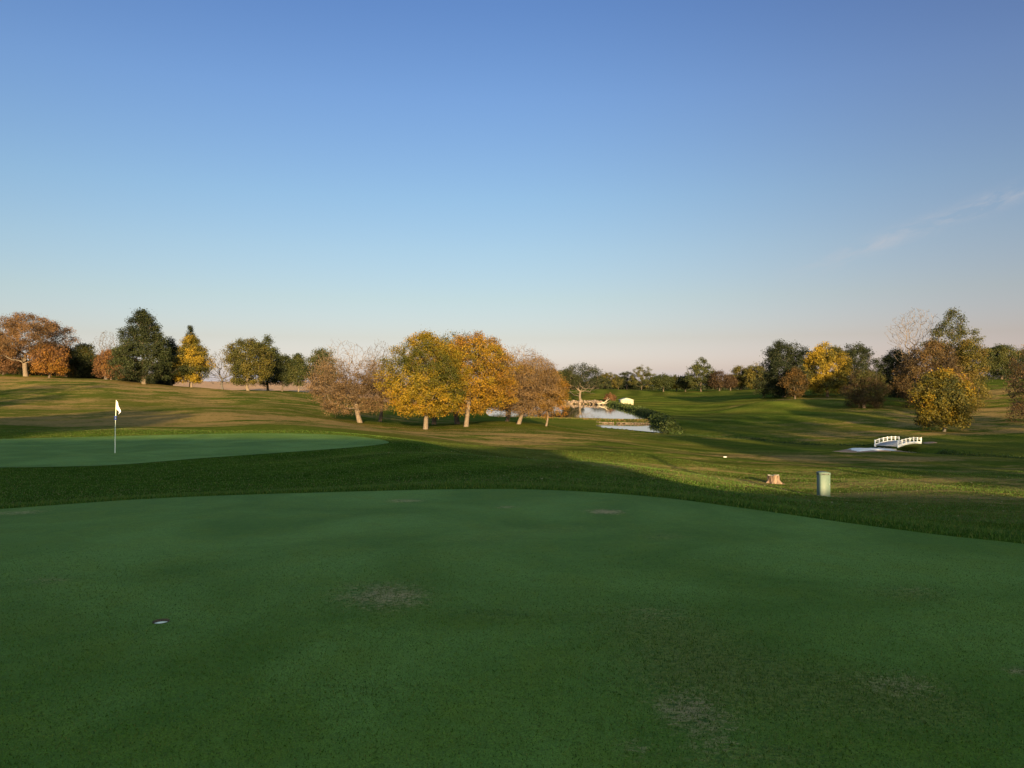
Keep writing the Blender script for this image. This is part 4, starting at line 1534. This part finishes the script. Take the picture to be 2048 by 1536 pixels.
# bank vegetation on the right side of the ponds and along the creek
pl_ = []
for path, n, w, hh in (([gp(1216, 808.5, Z1), gp(1240, 814, Z1), gp(1265, 820, Z1), gp(1292, 829, Z1), gp(1312, 838, Z1)], 20000, 1.2, 1.0),
                       ([gp(1312, 838, Z1), gp(1330, 851, Z2), gp(1340, 860, Z2), P2(1347, 117.5)], 20000, 1.2, 1.5)):
    path = np.array(path)
    seg = np.linalg.norm(np.diff(path, axis=0), axis=1)
    j = rng.choice(len(seg), n, p=seg / seg.sum())
    t = rng.uniform(0, 1, (n, 1))
    p = path[j] + (path[j + 1] - path[j]) * t + rng.normal(0, w * .45, (n, 2))
    pl_.append((p, hh))
allp = np.concatenate([p for p, _ in pl_])
lumpy = .55 + .45 * np.sin(allp[:, 0] * 1.3) * np.sin(allp[:, 1] * .31 + 1)
allp = allp[::9]
hb_ = np.where(allp[:, 1] > 143, .85, 1.0) * (.6 + .4 * lumpy[::9])
tp = np.column_stack([allp, H(allp[:, 0], allp[:, 1]) + rng.uniform(0, 1, len(allp)) * hb_])
v, q, c = leaves(rng, tp, 9, .28, .34, [(.012, .024, .006), (.024, .042, .009), (.045, .066, .013), (.06, .075, .016)], 1.0, 12.0, .4)
tag(mk('bank_vegetation', v, q, M['leaf'], tint=c), kind='stuff')
dmxy = np.column_stack([np.interp(rng.uniform(0, 1, 16000), [0, 1], [0, 1]), np.zeros(16000)])
a0, a1 = np.array(gp(1060, 836.2, Z1)), np.array(gp(1310, 842.2, Z1))
p = a0 + (a1 - a0) * dmxy[:, :1] + rng.normal(0, 1, (16000, 2)) * np.array([.4, .8])
blades('dam_grass', p, H(p[:, 0], p[:, 1]) - .03, .26, .12, [(.06, .08, .015), (.10, .11, .02), (.20, .13, .05)], 5, 1.1)
CR = CREEK
n = 30000
j = rng.integers(0, len(CR) - 1, n)
t = rng.uniform(0, 1, (n, 1))
sidev = np.where(rng.uniform(0, 1, n) < .5, 1.1, -1.3)
dirv = CR[j + 1] - CR[j]
nv_ = np.stack([-dirv[:, 1], dirv[:, 0]], -1) / np.linalg.norm(dirv, axis=1, keepdims=True)
p = CR[j] + dirv * t + nv_ * (sidev[:, None] + rng.normal(0, .5, (n, 1)))
p = p[np.hypot(p[:, 0] - BX, p[:, 1] - BY) > 4.5]
blades('creek_grass', p, H(p[:, 0], p[:, 1]) - .03, .24, .06, [(.016, .036, .006), (.026, .052, .008), (.05, .07, .012)], 6, 1.2)

# fallen leaves on the lawns


def litter(name, XY, size, cols, seed):
    rng = np.random.default_rng(seed)
    n = len(XY)
    Z = H(XY[:, 0], XY[:, 1]) + .03
    a = rng.uniform(0, 2 * PI, n)
    s = size * rng.uniform(.5, 1.3, n)
    t = rng.uniform(-.3, .3, n)
    e = np.stack([np.cos(a), np.sin(a), rng.uniform(-.3, .3, n)], -1) * s[:, None] * .5
    f = np.stack([-np.sin(a) * np.cos(t), np.cos(a) * np.cos(t), np.abs(np.sin(t))], -1) * s[:, None] * .4
    P0 = np.column_stack([XY, Z])
    V = np.stack([P0 - e, P0 - f * .6, P0 + e, P0 + f], 1).reshape(-1, 3)
    C = np.array(cols)
    c = C[rng.integers(0, len(C), n)] * rng.uniform(.7, 1.2, (n, 1))
    return tag(mk(name, V, np.arange(4 * n).reshape(n, 4), M['leaf'], tint=np.repeat(c, 4, axis=0)), kind='stuff')


lf = []
for cx, cy, sx, sy, n in [(px(1850, 30), 30, 7, 7, 3200), (px(1560, 33), 33, 7, 6, 1400), (-8, 80, 9, 5, 3000), (px(1000, 84), 84, 10, 7, 2600), (px(1900, 105), 105, 14, 5, 3600), (px(1240, 108), 108, 8, 6, 1500)]:
    lf.append(np.column_stack([rng.normal(cx, sx, n), rng.normal(cy, sy, n)]))
lf = np.concatenate(lf)
lf = lf[(sdist(lf[:, 0], lf[:, 1], FRONT, 6) > .3) & (sdist(lf[:, 0], lf[:, 1], BACK, 6) > .3)]
lf = lf[::2]
litter('fallen_leaves', lf, .075, [(.18, .11, .04), (.24, .16, .06), (.14, .08, .035), (.30, .24, .13)], 9)
